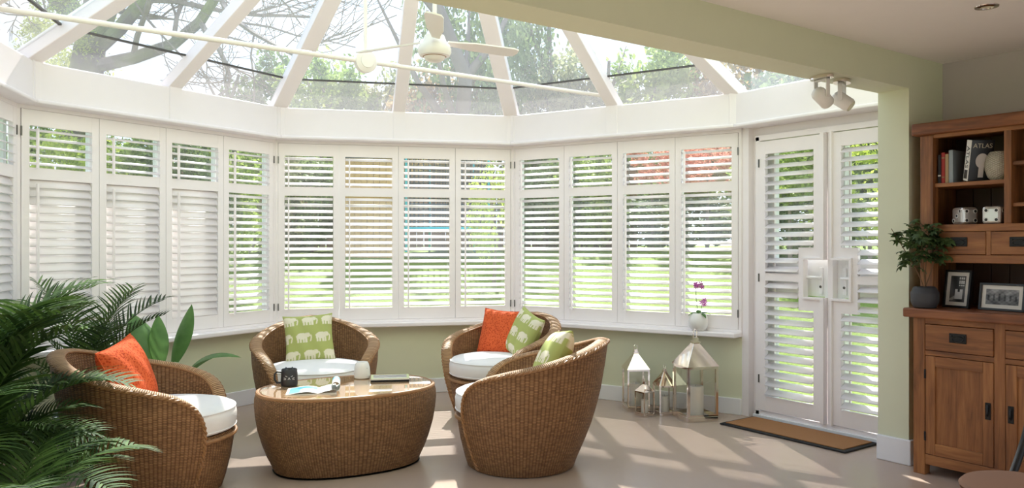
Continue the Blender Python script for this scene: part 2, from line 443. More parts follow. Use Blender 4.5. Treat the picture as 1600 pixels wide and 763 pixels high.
# dwarf walls, sills, window units, header and eave box for each facet
for k, F in enumerate(FAC):
    wl = struct('wall_bay_%d' % (k+1), (F[0][0], F[0][1], 0), F[1])
    trap(MB(), F, -.25, 0, 0, .59).build('dwarf_wall', 'sage', wl)
    trap(MB(), F, -.10, 0, 2.16, 2.44).build('header', 'white_paint', wl)
    bb = struct('baseboard_bay_%d' % (k+1), (F[0][0], F[0][1], 0), F[1])
    trap(MB(), F, 0, .018, 0, .125).build('skirting_board', 'skirting', bb, bevel=.005)
    si = struct('trim_sill_%d' % (k+1), (F[0][0], F[0][1], 0), F[1])
    trap(MB(), F, -.06, .12, .592, .628).build('sill_board', 'white_paint', si, bevel=.008)
    # shutter surround
    fr = MB()
    fr.box(0, LF, -.012, .03, .628, .648).box(0, LF, -.012, .03, 2.148, 2.175)
    fr.box(0, .024, -.012, .03, .648, 2.148).box(LF-.024, LF, -.012, .03, .648, 2.148)
    fr.build('shutter_surround', 'white_paint', si, bevel=.002)
    # outer window
    wi = struct('window_%d' % (k+1), (F[0][0], F[0][1], 0), F[1])
    f = MB().box(0, LF, .05, .10, .592, .65).box(0, LF, .05, .10, 2.115, 2.16).box(0, LF, .054, .096, 1.72, 1.775)
    pw = (LF-.05)/4
    for i in range(5):
        x = .025+i*pw; f.box(max(0, x-.03), min(LF, x+.03), .05, .10, .65, 2.115)
    f.build('window_frame', 'upvc', wi)
    for i in range(4):
        for (z0, z1) in ((.65, 1.72), (1.775, 2.115)):
            MB().box(.025+i*pw+.03, .025+(i+1)*pw-.03, .073, .077, z0, z1).build('pane', 'glass', wi)
    # eave box
    ev = struct('trim_eave_%d' % (k+1), (F[0][0], F[0][1], 0), F[1])
    trap(MB(), F, 0, .125, 2.182, 2.43).build('eave_box', 'eave_white', ev, bevel=.012)
    trap(MB(), F, 0, .14, 2.172, 2.197).build('eave_moulding', 'eave_white', ev, bevel=.008)
    MB().box(LF/2-.05, LF/2+.05, -.131, -.12, 2.195, 2.431).build('joint_cover', 'eave_white', ev, bevel=.003)
    for sx in (.125*F[3], LF-.125*F[4]):
        MB().box(sx-.035, sx+.035, -.130, -.118, 2.195, 2.43).build('corner_cover', 'eave_white', ev, bevel=.003)
    # outer gutter
    trap(MB(), F, -.22, -.11, 2.39, 2.44).build('gutter', 'upvc', ev)

# side wall with the French doors (facet-like local frame: x runs towards the house, y outwards)
DL = CY-BB
dw = struct('wall_doors', (XD, CY, 0), R(-90))
MB().box(0, DL, 0, .2, 2.10, 2.44).build('header', 'white_paint', dw)
MB().box(-.06, .13, 0, .2, 0, 2.10).build('pier', 'white_paint', dw)
MB().box(-.02, .06, -.062, 0, .0, 2.44).build('corner_post', 'white_paint', dw)
ev = struct('trim_eave_5', (XD-.06, CY, 0), R(-90))
MB().box(.125*T1125, DL, -.125, .06, 2.182, 2.43).build('eave_box', 'eave_white', ev, bevel=.012)
MB().box(.125*T1125, DL, -.14, .06, 2.172, 2.197).build('eave_moulding', 'eave_white', ev, bevel=.008)
lw = struct('wall_side', (CORN[0][0]-.2, BB, 0), 0)
MB().box(0, .2, 0, CY-BB, 0, .59).build('dwarf_wall', 'sage', lw)
MB().box(0, .2, 0, CY-BB, 2.16, 2.44).build('header', 'white_paint', lw)

# roof
rf = struct('roof_glazed', (0, 0, 0))
BOSS = Vector((CX, CY, 3.93)); ZE = 2.45
def beam(mb, a, b, wd, dp, up=Vector((0, 0, 1))):
    a, b = Vector(a), Vector(b); d = (b-a).normalized(); s = d.cross(up).normalized(); u = s.cross(d)
    vs = []
    for p in (a, b):
        for (i, j) in ((-1, 0), (1, 0), (1, -1), (-1, -1)): vs.append(p+s*i*wd/2+u*j*dp)
    mb.add(vs, [(0,3,2,1),(4,5,6,7),(0,1,5,4),(1,2,6,5),(2,3,7,6),(3,0,4,7)]); return mb
def epoint(k2):                             # eave points: even = corner, odd = middle of a facet
    if k2 % 2 == 0: p = CORN[k2//2]
    else: a, b = CORN[k2//2], CORN[k2//2+1]; p = ((a[0]+b[0])/2, (a[1]+b[1])/2)
    return Vector((p[0], p[1], ZE))
EP = [epoint(i) for i in range(9)]
RIDGE_H = Vector((CX, BB-.05, 3.93))
def rafter(a, b, wd):
    beam(MB(), a, b, wd, .085).build('rafter', 'white_paint', rf, bevel=.006)
    up = Vector((0, 0, .03)); beam(MB(), Vector(a)+up, Vector(b)+up, wd*.5, .03).build('rafter_cap', 'upvc', rf)
for i, p in enumerate(EP): rafter(p, BOSS, .125 if i % 2 == 0 else .105)
def pane(tri_lo, tri_hi, mat, nm):
    vs = [Vector(p) for p in tri_lo+tri_hi]
    n = (vs[1]-vs[0]).cross(vs[2]-vs[0]).normalized()
    m = MB(); c = len(vs)
    m.add(vs+[p+n*.006 for p in vs], [tuple(range(c))[::-1], tuple(range(c, 2*c))]+[(i, (i+1) % c, c+(i+1) % c, c+i) for i in range(c)])
    m.build(nm, mat, rf)
def lerp(a, b, t): return a+(b-a)*t
LOWT = .125
for i in range(8):
    a, b = EP[i], EP[i+1]
    a2, b2 = lerp(a, BOSS, LOWT), lerp(b, BOSS, LOWT)
    pane([a, b], [b2, a2], 'roof_glass_lower', 'lower_pane')
    pane([a2, b2], [BOSS], 'roof_glass', 'pane')
    m = MB(); beam(m, a2, b2, .02, .012); m.build('glazing_seal', 'gasket', rf)
for sx, E in ((1, EP[8]), (-1, EP[0])):
    E2 = Vector((E.x, BB-.05, ZE)); rafter(lerp(E, E2, .55), lerp(BOSS, RIDGE_H, .55), .105)
    pane([E, E2] if sx > 0 else [E2, E], [RIDGE_H, BOSS] if sx > 0 else [BOSS, RIDGE_H], 'roof_glass', 'pane')
beam(MB(), BOSS+Vector((0, .1, .02)), RIDGE_H+Vector((0, 0, .02)), .16, .14).build('ridge_beam', 'white_paint', rf, bevel=.01)
MB().lathe([(.0, -.16), (.13, -.16), (.16, -.1), (.16, .05), (.0, .1)], 24, BOSS).build('boss', 'white_paint', rf, True)

tag(MB().box(-7, 11, -13, YB-.15, -.14, -.02).build('bounce_slab_back', 'bounce_slab'), kind='structure')  # unseen pale slab, added to bounce sunlight up to the ceiling
# neighbouring house wall above the beam (outside), closes the gable
sbox('wall_gable', (XL, XW+.15, BB-.1, BB, ZC+.3, 4.6), 'sage')

# tie bar with hub under the roof
tb = thing('tie_bar', 'long thin white tie bar with round hub crossing under the glass roof', 'tie bar', (CX, 4.80, 2.50))
def oct_x(y):   # half width of the octagon at y
    return RAD*math.cos(R(22.5))/math.cos(R(22.5))*1.0
MB().tube([(-2.13, 0, .0), (-.05, 0, 0)], .016, 10).build('rod', 'fan_white', tb, True)
MB().tube([(.05, 0, .0), (2.13, 0, 0)], .016, 10).build('rod', 'fan_white', tb, True)
MB().tube([(0, 0, .05), (0, 0, .87)], .013, 10).build('hanger', 'fan_white', tb, True)
fw = Matrix.Rotation(R(90), 4, 'X')
MB().lathe([(0, -.03), (.06, -.03), (.075, -.02), (.075, .02), (.06, .03), (.0, .03)], 28, m=fw).build('hub', 'fan_white', tb, True)
MB().lathe([(0, .029), (.045, .029), (.045, .036), (0, .038)], 28, m=fw).build('hub_cap', 'ceramic_white', tb, True)

# ------------------------------------------------------------------ shutters
def louvre_mesh(name, L, wd=.063, th=.009):
    m = MB(); n = 10; vs = []
    for x in (0, L):
        for k in range(n):
            a = 2*PI*k/n; vs.append((x, wd/2*math.cos(a), th/2*math.sin(a)))
    fs = [(k, n+k, n+(k+1) % n, (k+1) % n) for k in range(n)]+[tuple(range(n)), tuple(range(n, 2*n))[::-1]]
    m.add(vs, fs); me = m.mesh(name, 'white_paint')
    for i in range(n): me.polygons[i].use_smooth = True
    return me
PWD = (LF-.052)/4
ST = .05
LME = louvre_mesh('louvre', PWD-2*ST-.006)
ZP0, ZP1 = .65, 2.146
LOW = (.752, 1.708); UPP = (1.782, 2.046)
def frame_mesh():
    m = MB(); t = .014; g = .0015
    m.box(g, ST, -t, t, ZP0, ZP1).box(PWD-ST, PWD-g, -t, t, ZP0, ZP1)
    m.box(ST, PWD-ST, -t*.92, t*.92, ZP0, LOW[0]).box(ST, PWD-ST, -t*.92, t*.92, LOW[1], UPP[0]).box(ST, PWD-ST, -t*.92, t*.92, UPP[1], ZP1)
    return m.mesh('panel_frame', 'white_paint')
FME = frame_mesh()
RODL = MB().box(-.006, .006, -.008, .008, 0, LOW[1]-LOW[0]-.01).mesh('tilt_rod', 'white_paint')
RODU = MB().box(-.006, .006, -.008, .008, 0, UPP[1]-UPP[0]-.01).mesh('tilt_rod', 'white_paint')
HIN = MB().box(-.004, .004, -.006, .004, -.03, .03).mesh('hinge', 'steel_hinge')
ORD = ['leftmost', 'second from left', 'third from left', 'rightmost']
BAYN = ['far left bay at the picture edge', 'left bay behind the palms', 'centre bay', 'right bay beside the French doors']
NL, NU = 18, 5
for k, F in enumerate(FAC):
    for i in range(4):
        if k == 0 and i < 2: continue
        closed = (k == 1 and i < 3) or k == 0
        if k == 1: lab = 'white shutter, %s in left bay behind palms, lower slats %s' % (ORD[i], 'closed' if closed else 'open')
        elif k == 0: lab = 'white shutter panel with closed slats in far left bay, %s corner' % ('beside the' if i == 3 else 'one away from the')
        else: lab = 'open-slat white shutter panel, %s in the %s' % (ORD[i], BAYN[k])
        c, s = math.cos(F[1]), math.sin(F[1]); x = .026+i*PWD
        th = thing('window_shutter', lab, 'shutter', (F[0][0]+c*x, F[0][1]+s*x, 0), F[1], 'plantation shutter panels in the bay windows')
        inst('panel_frame', FME, th)
        al = R(64 if closed else 25); au = R(20 if k < 2 else 25)
        pl = (LOW[1]-LOW[0])/NL; pu = (UPP[1]-UPP[0])/NU
        for j in range(NL): inst('louvre', LME, th, (ST+.003, 0, LOW[0]+(j+.5)*pl), (al+random.uniform(-.02, .02), 0, 0))
        for j in range(NU): inst('louvre', LME, th, (ST+.003, 0, UPP[0]+(j+.5)*pu), (au+random.uniform(-.02, .02), 0, 0))
        rx = ST+.035
        inst('tilt_rod', RODL, th, (rx, -.042, LOW[0]-.012 if not closed else LOW[0]-.02)); inst('tilt_rod', RODU, th, (rx, -.042, UPP[0]-.008))
        hx = 0.0 if i in (0, 2) else PWD
        if i in (0, 3):
            for hz in (ZP0+.12, ZP1-.14): inst('hinge', HIN, th, (hx, -.014, hz))

# French doors: uPVC leaves with lever handles (structure) and the cut-out shutters on them
def leaf(name, x0, x1, meet):
    d = struct(name, (XD, CY, 0), R(-90))
    f = MB().box(x0, x0+.075, .03, .09, .03, 2.09).box(x1-.075, x1, .03, .09, .03, 2.09).box(x0+.075, x1-.075, .031, .089, .03, .14).box(x0+.075, x1-.075, .031, .089, 2.0, 2.09).box(x0+.075, x1-.075, .031, .089, .93, 1.19)
    f.build('door_frame', 'upvc', d)
    MB().box(x0+.075, x1-.075, .058, .063, .14, .93).build('pane', 'glass', d)
    MB().box(x0+.075, x1-.075, .058, .063, 1.19, 2.0).build('pane', 'glass', d)
    hx = x1-.10 if meet > 0 else x0+.078
    h = MB().box(hx-.014, hx+.014, .016, .03, .945, 1.135).build('handle_plate', 'upvc', d, bevel=.005)
    lv = MB().tube([(hx, .02, 1.065), (hx, -.022, 1.065), (hx-meet*.012, -.03, 1.065), (hx-meet*.085, -.03, 1.065)], .0095, 10)
    lv.build('lever', 'upvc', h, True)
    MB().lathe([(0, 0), (.009, 0), (.009, .003), (0, .004)], 14, m=Matrix.Translation((hx, .016, 1.0)) @ Matrix.Rotation(R(90), 4, 'X')).build('keyhole', 'steel_hinge', h)
leaf('door_1', .145, .714, 1); leaf('door_2', .716, 1.25, -1)
# door surround
ds = struct('trim_door_surround', (XD, CY, 0), R(-90))
sr = MB().box(.11, .145, -.045, .06, 0, 2.10).box(.11, 1.26, -.045, .06, 2.068, 2.11).box(.698, .738, -.03, .03, 0, 2.07).box(.11, 1.26, -.045, .06, 0, .058)
sr.build('surround', 'white_paint', ds, bevel=.003)
MB().box(.10, 1.26, -.065, -.045, 0, .03).build('threshold', 'skirting', ds, bevel=.003)
DW = .515
def door_shutter(x0, flip, lab):
    th = thing('door_shutter', lab, 'shutter', (XD-.04, CY-x0, 0), R(-90), 'cut-out shutters on the French doors')
    t = .015; Z0, Z1 = .066, 2.06
    def bx(m, a, b, z0, z1, tt=t):
        if flip: a, b = DW-b, DW-a
        m.box(a, b, -tt, tt, z0, z1)
    m = MB()
    bx(m, 0, .055, Z0, Z1)
    bx(m, .055, .455, 1.965, Z1, t*.93); bx(m, .055, .455, Z0, .175, t*.93)
    bx(m, .455, DW, 1.275, Z1); bx(m, .455, DW, Z0, .83)
    bx(m, .335, DW, 1.205, 1.275, t*.97); bx(m, .335, DW, .83, .912, t*.97); bx(m, .335, .372, .912, 1.205, t*.97)
    bx(m, .055, .335, 1.03, 1.085, t*.93)
    m.build('panel_frame', 'white_paint', th)
    e = MB()      # raised lip of the surround along the meeting edge and around the cut-out
    lw_ = .016 if flip else .03
    for a, b, z0, z1 in ((DW, DW+lw_, 1.205, Z1+.008), (DW, DW+lw_, Z0-.008, .912), (.372, DW+lw_, 1.189, 1.205), (.372, DW+lw_, .912, .928), (.372, .388, .928, 1.189)):
        if flip: a, b = DW-b, DW-a
        e.box(a, b, -.035, .02, z0, z1)
    e.build('edge_lip', 'white_paint', th, bevel=.002)
    lf = louvre_mesh('louvre', .394, .076, .012); ls = louvre_mesh('louvre', .274, .076, .012)
    def rows(z0, z1, n, me, wl):
        for j in range(n):
            a = .058
            if flip: a = DW-.058-wl
            inst('louvre', me, th, (a, 0, z0+(j+.5)*(z1-z0)/n), (R(30)+random.uniform(-.02, .02), 0, 0))
    rows(1.275, 1.965, 11, lf, .394); rows(1.085, 1.275, 3, ls, .274); rows(.83, 1.03, 3, ls, .274); rows(.175, .83, 10, lf, .394)
    inst('tilt_rod', MB().box(-.006, .006, -.008, .008, 0, .84).mesh('tilt_rod', 'white_paint'), th, (DW-.09 if flip and False else (.09 if not flip else DW-.455+.03), .045, 1.09))
    inst('tilt_rod', MB().box(-.006, .006, -.008, .008, 0, .82).mesh('tilt_rod', 'white_paint'), th, (.09 if not flip else DW-.455+.03, .045, .18))
    for hz in (.3, 1.05, 1.9): inst('hinge', HIN, th, (0 if not flip else DW, -.016, hz))
door_shutter(.150, False, 'tall white door shutter with handle cut-out, next to the lanterns')
door_shutter(.756, True, 'tall white door shutter with handle cut-out, half hidden by green wall nib')

# ------------------------------------------------------------------ spotlights, downlight, ceiling fan
def spot(x, y, yaw, lab):
    t = thing('ceiling_spotlight', lab, 'spotlight', (x, y, ZS), yaw, 'twin spotlights under the beam')
    pl = MB().prism([(.075*math.cos(2*PI*k/24)*(1.0), .045*math.sin(2*PI*k/24)) for k in range(24)], -.018, 0)
    pl.build('mounting_plate', 'chrome', t)
    y_ = MB().box(-.05, .05, -.012, .012, -.028, -.018).box(-.05, -.042, -.012, .012, -.12, -.018).box(.042, .05, -.012, .012, -.12, -.018)
    y_.build('bracket', 'fan_white', t, bevel=.002)
    mm = Matrix.Translation((0, 0, -.115)) @ Matrix.Rotation(R(-52), 4, 'X')
    MB().lathe([(0, -.06), (.034, -.06), (.039, -.05), (.04, .03), (.034, .045), (.02, .055), (0, .058)], 24, m=mm).build('lamp_head', 'fan_white', t, True)
    MB().lathe([(0, -.0635), (.03, -.0635), (.03, -.059), (0, -.059)], 20, m=mm).build('lamp_glass', 'lamp_glass', t)
spot(3.87, 2.535, R(75), 'white spotlight under the green beam, further from the wall nib')
spot(4.06, 2.535, R(20), 'white spotlight under the green beam, nearer to the wall nib')
def downlight(x, y, lab):
    t = thing('ceiling_downlight', lab, 'downlight', (x, y, ZC))
    MB().lathe([(.028, -.001), (.03, -.006), (.05, -.004), (.052, 0)], 28).build('bezel', 'chrome', t, True)
    MB().lathe([(0, -.002), (.029, -.002), (.029, 0), (0, 0)], 24).build('lamp', 'lamp_glass', t)
downlight(3.95, 1.73, 'small round recessed downlight in the white ceiling')

fan = thing('ceiling_fan', 'white three-blade ceiling fan hanging from the glass roof', 'fan', (CX, CY, 2.40))
MB().tube([(0, 0, .10), (0, 0, 1.36)], .013, 12).build('down_rod', 'fan_white', fan, True)
MB().lathe([(0, .07), (.012, .07), (.012, .115), (0, .115)], 16).build('ball_joint', 'steel_hinge', fan, True)
MB().lathe([(0, -.075), (.03, -.073), (.055, -.06), (.062, -.045), (.085, -.04), (.094, -.022), (.094, .0), (.085, .02), (.07, .034), (.055, .075), (0, .08)], 36).build('motor_housing', 'fan_white', fan, True)
MB().lathe([(.0625, -.046), (.067, -.044), (.0625, -.040)], 36).build('trim_ring', 'cane', fan, True)
for a in (R(30)-YAW, R(150)-YAW, R(274)-YAW):
    m = MB(); rx = Matrix.Rotation(a, 4, 'Z') @ Matrix.Rotation(R(-13), 4, 'X')
    pts = [(.08, .022), (.16, .03), (.25, .046), (.50, .05), (.535, .04), (.545, 0)]
    pts = pts+[(x, -y) for x, y in pts[-2::-1]]
    n = len(pts); vs = [rx @ Vector((x, y, z+.045)) for z in (-.004, .004) for x, y in pts]
    m.add(vs, [tuple(range(n))[::-1], tuple(range(n, 2*n))]+[(i, (i+1) % n, n+(i+1) % n, n+i) for i in range(n)])
    m.build('blade', 'fan_white', fan)
# ------------------------------------------------------------------ wicker tub chairs
def catmull(P, n):
    out = []; m = len(P)
    for i in range(m-1):
        p0, p1, p2, p3 = P[max(i-1, 0)], P[i], P[i+1], P[min(i+2, m-1)]
        for k in range(n):
            t = k/n
            out.append(tuple(.5*((2*b)+(-a+c)*t+(2*a-5*b+4*c-d)*t*t+(-a+3*b-3*c+d)*t**3) for a, b, c, d in zip(p0, p1, p2, p3)))
    out.append(tuple(P[-1])); return out
RIM = [(48, .015), (45, .14), (44, .27), (46, .38), (53, .475), (65, .535), (84, .578), (108, .62), (138, .68), (162, .722), (180, .735)]
def interp(x, P):
    for (a, b), (c, d) in zip(P, P[1:]):
        if x <= c: t = (x-a)/(c-a); t = max(0, min(1, t)); return b+(d-b)*t
    return P[-1][1]
def shell_pt(phi, z, inset=0.0):
    tp = interp(z, [(0, .735), (.08, .80), (.16, .86), (.26, .925), (.36, .97), (.46, 1.0), (.60, 1.02), (.75, 1.03)])
    a = R(phi); bk = max(0, -math.cos(a))
    rx = .425*tp-inset; ry = .435*tp-inset
    return Vector((rx*math.cos(a)-.075*bk*max(0, z-.05)/.68, ry*math.sin(a), z))
def build_chair(lab, loc, rz):
    t = thing('wicker_armchair', lab, 'armchair', loc, rz, 'wicker tub armchairs')
    half = catmull(RIM, 6); rim = half+[(360-p, h) for p, h in half[-2::-1]]
    n = len(rim)-1; NV = 26; TH = .068
    # arc length along the middle of the shell for even stakes
    U = [0.0]
    for i in range(n):
        U.append(U[-1]+abs(rim[i+1][0]-rim[i][0])/57.3*.42+.0005)
    o = MB().grid(lambda i, j: (shell_pt(rim[i][0], max(.012, rim[i][1])*j/NV+.006*(1-j/NV)), (U[i], max(.012, rim[i][1])*j/NV)), n, NV)
    o.build('shell', 'wicker', t, True)
    def inz(h, j): lo = min(.27, h*.6); return h+(lo-h)*j/14
    MB().grid(lambda i, j: (shell_pt(rim[i][0], inz(rim[i][1], j), TH), (U[i], inz(rim[i][1], j))), n, 14).build('lining', 'wicker', t, True)
    O = [shell_pt(p, h) for p, h in rim]; I = [shell_pt(p, h, TH) for p, h in rim]
    S = [0.0]
    for i in range(n): S.append(S[-1]+(O[i+1]-O[i]).length)
    def rimp(i, j):
        tg = (O[min(i+1, n)]-O[max(i-1, 0)]).normalized(); ac = (O[i]-I[i]).normalized()
        N = ac.cross(tg).normalized()
        if N.z < 0 and rim[i][1] > .45: N = -N
        elif rim[i][1] <= .45 and N.x < 0: N = -N
        mid = (O[i]+I[i])/2; a = PI*j/8
        return mid+(O[i]-mid)*1.10*math.cos(a)+N*(.016*math.sin(a)+.002), (.25+.0*j, S[i])
    MB().grid(rimp, n, 8).build('rim', 'wicker_rim', t, True)
    def edge(P, off):
        q = []
        for i in range(0, n+1): q.append(P[i])
        return q
    br = MB(); Q = catmull([tuple(p) for p in O], 3); s_ = 0; P0 = None
    for ph in (0, PI):
        pts = []; s_ = 0
        for k_, p in enumerate(Q):
            p = Vector(p)
            if k_: s_ += (p-Vector(Q[k_-1])).length
            tg = (Vector(Q[min(k_+1, len(Q)-1)])-Vector(Q[max(k_-1, 0)])).normalized(); a_ = tg.orthogonal().normalized()
            rd = Vector((p.x, p.y, 0)).normalized(); b_ = tg.cross(rd).normalized(); c_ = b_.cross(tg)
            an = ph+s_*2*PI/.055; pts.append(p+(b_*math.cos(an)+c_*math.sin(an))*.0055)
        br.tube(pts, .0062, 5)
    br.build('outer_braid', 'cane', t, True)
    MB().tube(edge(I, 0), .0075, 6).build('inner_braid', 'cane', t, True)
    # drum below the seat
    prof = [(.0, .006), (.29, .006), (.305, .05), (.333, .16), (.35, .27), (.352, .30), (.345, .312), (0, .312)]
    MB().lathe(prof, 56, (.03, 0, 0)).build('seat_drum', 'wicker', t, True)
    MB().tube([(.03+.357*math.cos(a), .357*math.sin(a), .292) for a in [R(-62+4*k) for k in range(32)]], .011, 8).build('seat_edge', 'cane', t, True)
    cp = [(0, .312), (.325, .312), (.352, .322), (.362, .345), (.364, .395), (.356, .425), (.335, .442), (.28, .452), (.15, .462), (0, .466)]
    cu = MB().lathe(cp, 56, (.03, 0, 0), 1.0, .965).build('seat_cushion', 'cushion_white', t, True)
    for z, r in ((.333, .361), (.428, .3575)):
        MB().tube([(.03+r*math.cos(2*PI*k/48), .965*r*math.sin(2*PI*k/48), z) for k in range(49)], .0035, 5, False).build('piping', 'cushion_white', cu, True)
    return t
def face(dr, dd): x, y = at(dr, dd); return math.atan2(y, x)
CH = [('brown wicker tub armchair at left with one orange cushion beside palms', (-1.875, 4.20), face(.97, .18)),
      ('brown wicker tub armchair behind the table with elephant cushion, centre left', (-1.40, 5.65), face(.30, -.95)),
      ('brown wicker tub armchair with both orange and elephant cushions', (-.10, 6.03), face(-.62, -.78)),
      ('brown wicker tub armchair nearest centre, back turned, half hiding elephant cushion', (.055, 4.70), face(-.97, .16))]
chairs = []
for i, (lab, p, rz) in enumerate(CH):
    x, y = at(*p)
    if i == 0: c = build_chair(lab, (x, y, 0), rz)
    else:
        c = copy_tree(chairs[0]); c['label'] = lab; c.location = (x, y, 0); c.rotation_euler = (0, 0, rz)
    chairs.append(c)

# scatter cushions
LIME, CREAM = srgb(176, 182, 108), srgb(232, 224, 198)
def elephant(u, v):
    if ((u+.12)/.58)**2+((v-.12)/.42)**2 < 1: return True
    if ((u-.47)/.30)**2+((v-.24)/.30)**2 < 1:
        return not (.012 < abs(((u-.40)/.17)**2+((v-.2)/.24)**2-1) < .13 and u < .45)
    if -.62 < v < .25 and abs(u-.76-.10*math.sin((v+.6)*3)) < .075: return True
    if -.74 < v < .1:
        for l in (-.56, -.28, .08, .34):
            if abs(u-l) < .105: return True
    if abs(u+.72+.1*(v-.1)) < .03 and -.3 < v < .25: return True
    return False
def elephants(u, v):
    rows = 2.75; q = v*rows+.12; r = math.floor(q); fv = (q-r-.5)*2.25
    p = u*2.55+.37*(r % 2)+.2; fu = (p-math.floor(p)-.5)*2.1
    return CREAM if elephant(fu, fv) else LIME
def pillow_pts(S, T):
    def pos(u, v, side):
        x, y = 2*u-1, 2*v-1
        b = (max(0, 1-abs(x)**2.6)*max(0, 1-abs(y)**2.6))**.42
        px = x*S/2*(1-.075*(1-y*y)*abs(x)); py = y*S/2*(1-.075*(1-x*x)*abs(y))
        wr = .006*math.sin(9*x+4*y)*b
        return (px, py, side*(T*b/2+wr*.6))
    return pos
def pillow(name, lab, kind, S, T, loc, rot):
    t = thing(name, lab, 'cushion', loc, rot=rot, group='scatter cushions on the armchairs')
    pos = pillow_pts(S, T)
    if kind == 'e':
        painted_grid('cushion_front', elephants, 110, 110, lambda u, v: pos(u, v, 1), 'print_fabric', t)
        painted_grid('cushion_back', elephants, 60, 60, lambda u, v: pos(u, v, -1), 'print_fabric', t)
    else:
        for nm, sd in (('cushion_front', 1), ('cushion_back', -1)):
            MB().grid(lambda i, j: (pos(i/28, j/28, sd), (i/28, j/28)), 28, 28).build(nm, 'orange', t, True)
    e = [pos(k/20, 0, 0) for k in range(20)]+[pos(1, k/20, 0) for k in range(20)]+[pos(1-k/20, 1, 0) for k in range(20)]+[pos(0, 1-k/20, 0) for k in range(21)]
    if kind == 'o': MB().tube(e, .004, 6, False).build('seam', 'orange', t, True)
    return t
def on_chair(ci, lx, ly, lz, lean, yaw, roll=0):
    """cushion stands in chair ci: local position, leaning back, turned by yaw about the vertical"""
    c = chairs[ci]; m = Matrix.Translation(c.location) @ Matrix.Rotation(c.rotation_euler.z, 4, 'Z') @ Matrix.Translation((lx, ly, lz))
    m = m @ Matrix.Rotation(yaw, 4, 'Z') @ Matrix.Rotation(R(90), 4, 'Z') @ Matrix.Rotation(R(90)-lean, 4, 'X') @ Matrix.Rotation(roll, 4, 'Z')
    return m.to_translation(), m.to_euler()
def put(nm, lab, kind, S, T, *a):
    l, r = on_chair(*a); pillow(nm, lab, kind, S, T, l, r)
put('orange_cushion', 'orange square cushion in the left armchair beside the palms', 'o', .37, .16, 0, -.17, .07, .600, R(20), R(-14), R(10))
put('elephant_cushion', 'green elephant-print cushion upright in the armchair behind the mug', 'e', .36, .14, 1, -.19, -.035, .605, R(18), R(0), R(3))
put('orange_cushion', 'orange square cushion standing next to an elephant cushion', 'o', .37, .14, 2, -.18, -.13, .600, R(18), R(8), R(-2))
put('elephant_cushion', 'green elephant-print cushion tilted against the orange one', 'e', .37, .14, 2, -.13, .14, .605, R(22), R(-22), R(-14))
put('elephant_cushion', 'green elephant-print cushion peeking over the rim of the back-turned armchair', 'e', .38, .16, 3, -.19, .06, .62, R(26), R(14), R(8))

# ------------------------------------------------------------------ oval wicker table
TX, TY = at(-.97, 4.68); TROT = face(.885, .465); TZ = .455
tab = thing('wicker_table', 'oval brown wicker coffee table with glossy glass top', 'table', (TX, TY, 0), TROT)
def sup(a, ex=2.3):
    c, s = math.cos(a), math.sin(a)
    return math.copysign(abs(c)**(2/ex), c), math.copysign(abs(s)**(2/ex), s)
TP = [(0.012, .80), (.03, .815), (.09, .87), (.16, .92), (.24, .965), (.32, .99), (.38, 1.0), (.42, .998), (.443, .985), (.455, .955), (.455, .9)]
AX, BX = .53, .36
NA = 96
def tside(i, j):
    a = 2*PI*i/NA; z, k = TP[j]; c, s = sup(a); return (AX*k*c, BX*(k-.0)*s, z), (a*.47, z)
MB().grid(tside, NA, len(TP)-1).build('wicker_body', 'wicker_table', tab, True)
def ell(k, z, n=NA): return [(AX*k*sup(2*PI*i/n)[0], BX*k*sup(2*PI*i/n)[1], z) for i in range(n)]
m = MB(); e0 = ell(.81, .006); m.add(e0, [tuple(range(NA))[::-1]]); m.add(ell(.9, .45), [tuple(range(NA))]); m.build('base_board', 'dark_iron', tab)
g = MB(); a0, a1 = ell(.935, .455), ell(.935, .461)
g.add(a0+a1, [tuple(range(NA))[::-1], tuple(range(NA, 2*NA))]+[(i, (i+1) % NA, NA+(i+1) % NA, NA+i) for i in range(NA)]); g.build('glass_top', 'table_glass', tab)
MB().tube(ell(.965, .452)+[ell(.965, .452)[0]], .012, 8, False).build('rim_braid', 'cane', tab, True)
TTOP = .461
# cat mug
mx, my = at(-1.318, 4.685)
mug = thing('cat_mug', 'black mug with a white cat face on the wicker table', 'mug', (mx, my, TTOP), face(.25, -.97))
MB().lathe([(0, 0), (.042, 0), (.048, .006), (.049, .03), (.047, .075), (.045, .098), (.043, .1), (.041, .097), (.043, .07), (.044, .012), (0, .01)], 32).build('mug_body', 'mug_black', mug, True)
MB().tube([(.0, -.045, .082), (.0, -.07, .086), (.0, -.083, .07), (0, -.083, .04), (0, -.07, .02), (0, -.046, .02)], .0065, 8).build('handle', 'mug_black', mug, True)
for s in (-1, 1):
    e = MB(); e.add([(.030, s*.016-.014, .097), (.030, s*.016+.014, .097), (.026, s*.018, .117), (.040, s*.016, .097)], [(0, 1, 2), (1, 3, 2), (3, 0, 2), (0, 3, 1)]); e.build('ear', 'mug_black', mug)
fc = MB()
def stroke(y0, z0, y1, z1, wd=.0022):
    def P(y, z): return Vector((math.sqrt(max(0, .0490**2-y*y))+.0008, y, z))
    pts = [P(y0+(y1-y0)*k/4, z0+(z1-z0)*k/4) for k in range(5)]; fc.tube(pts, wd*.6, 5)
for s in (-1, 1):
    stroke(s*.010, .060, s*.021, .065); stroke(s*.018, .050, s*.03, .053); stroke(s*.018, .045, s*.03, .043)
    stroke(0, .050, s*.007, .044)
stroke(-.003, .053, .003, .053, .004)
fc.build('cat_face', 'face_white', mug)
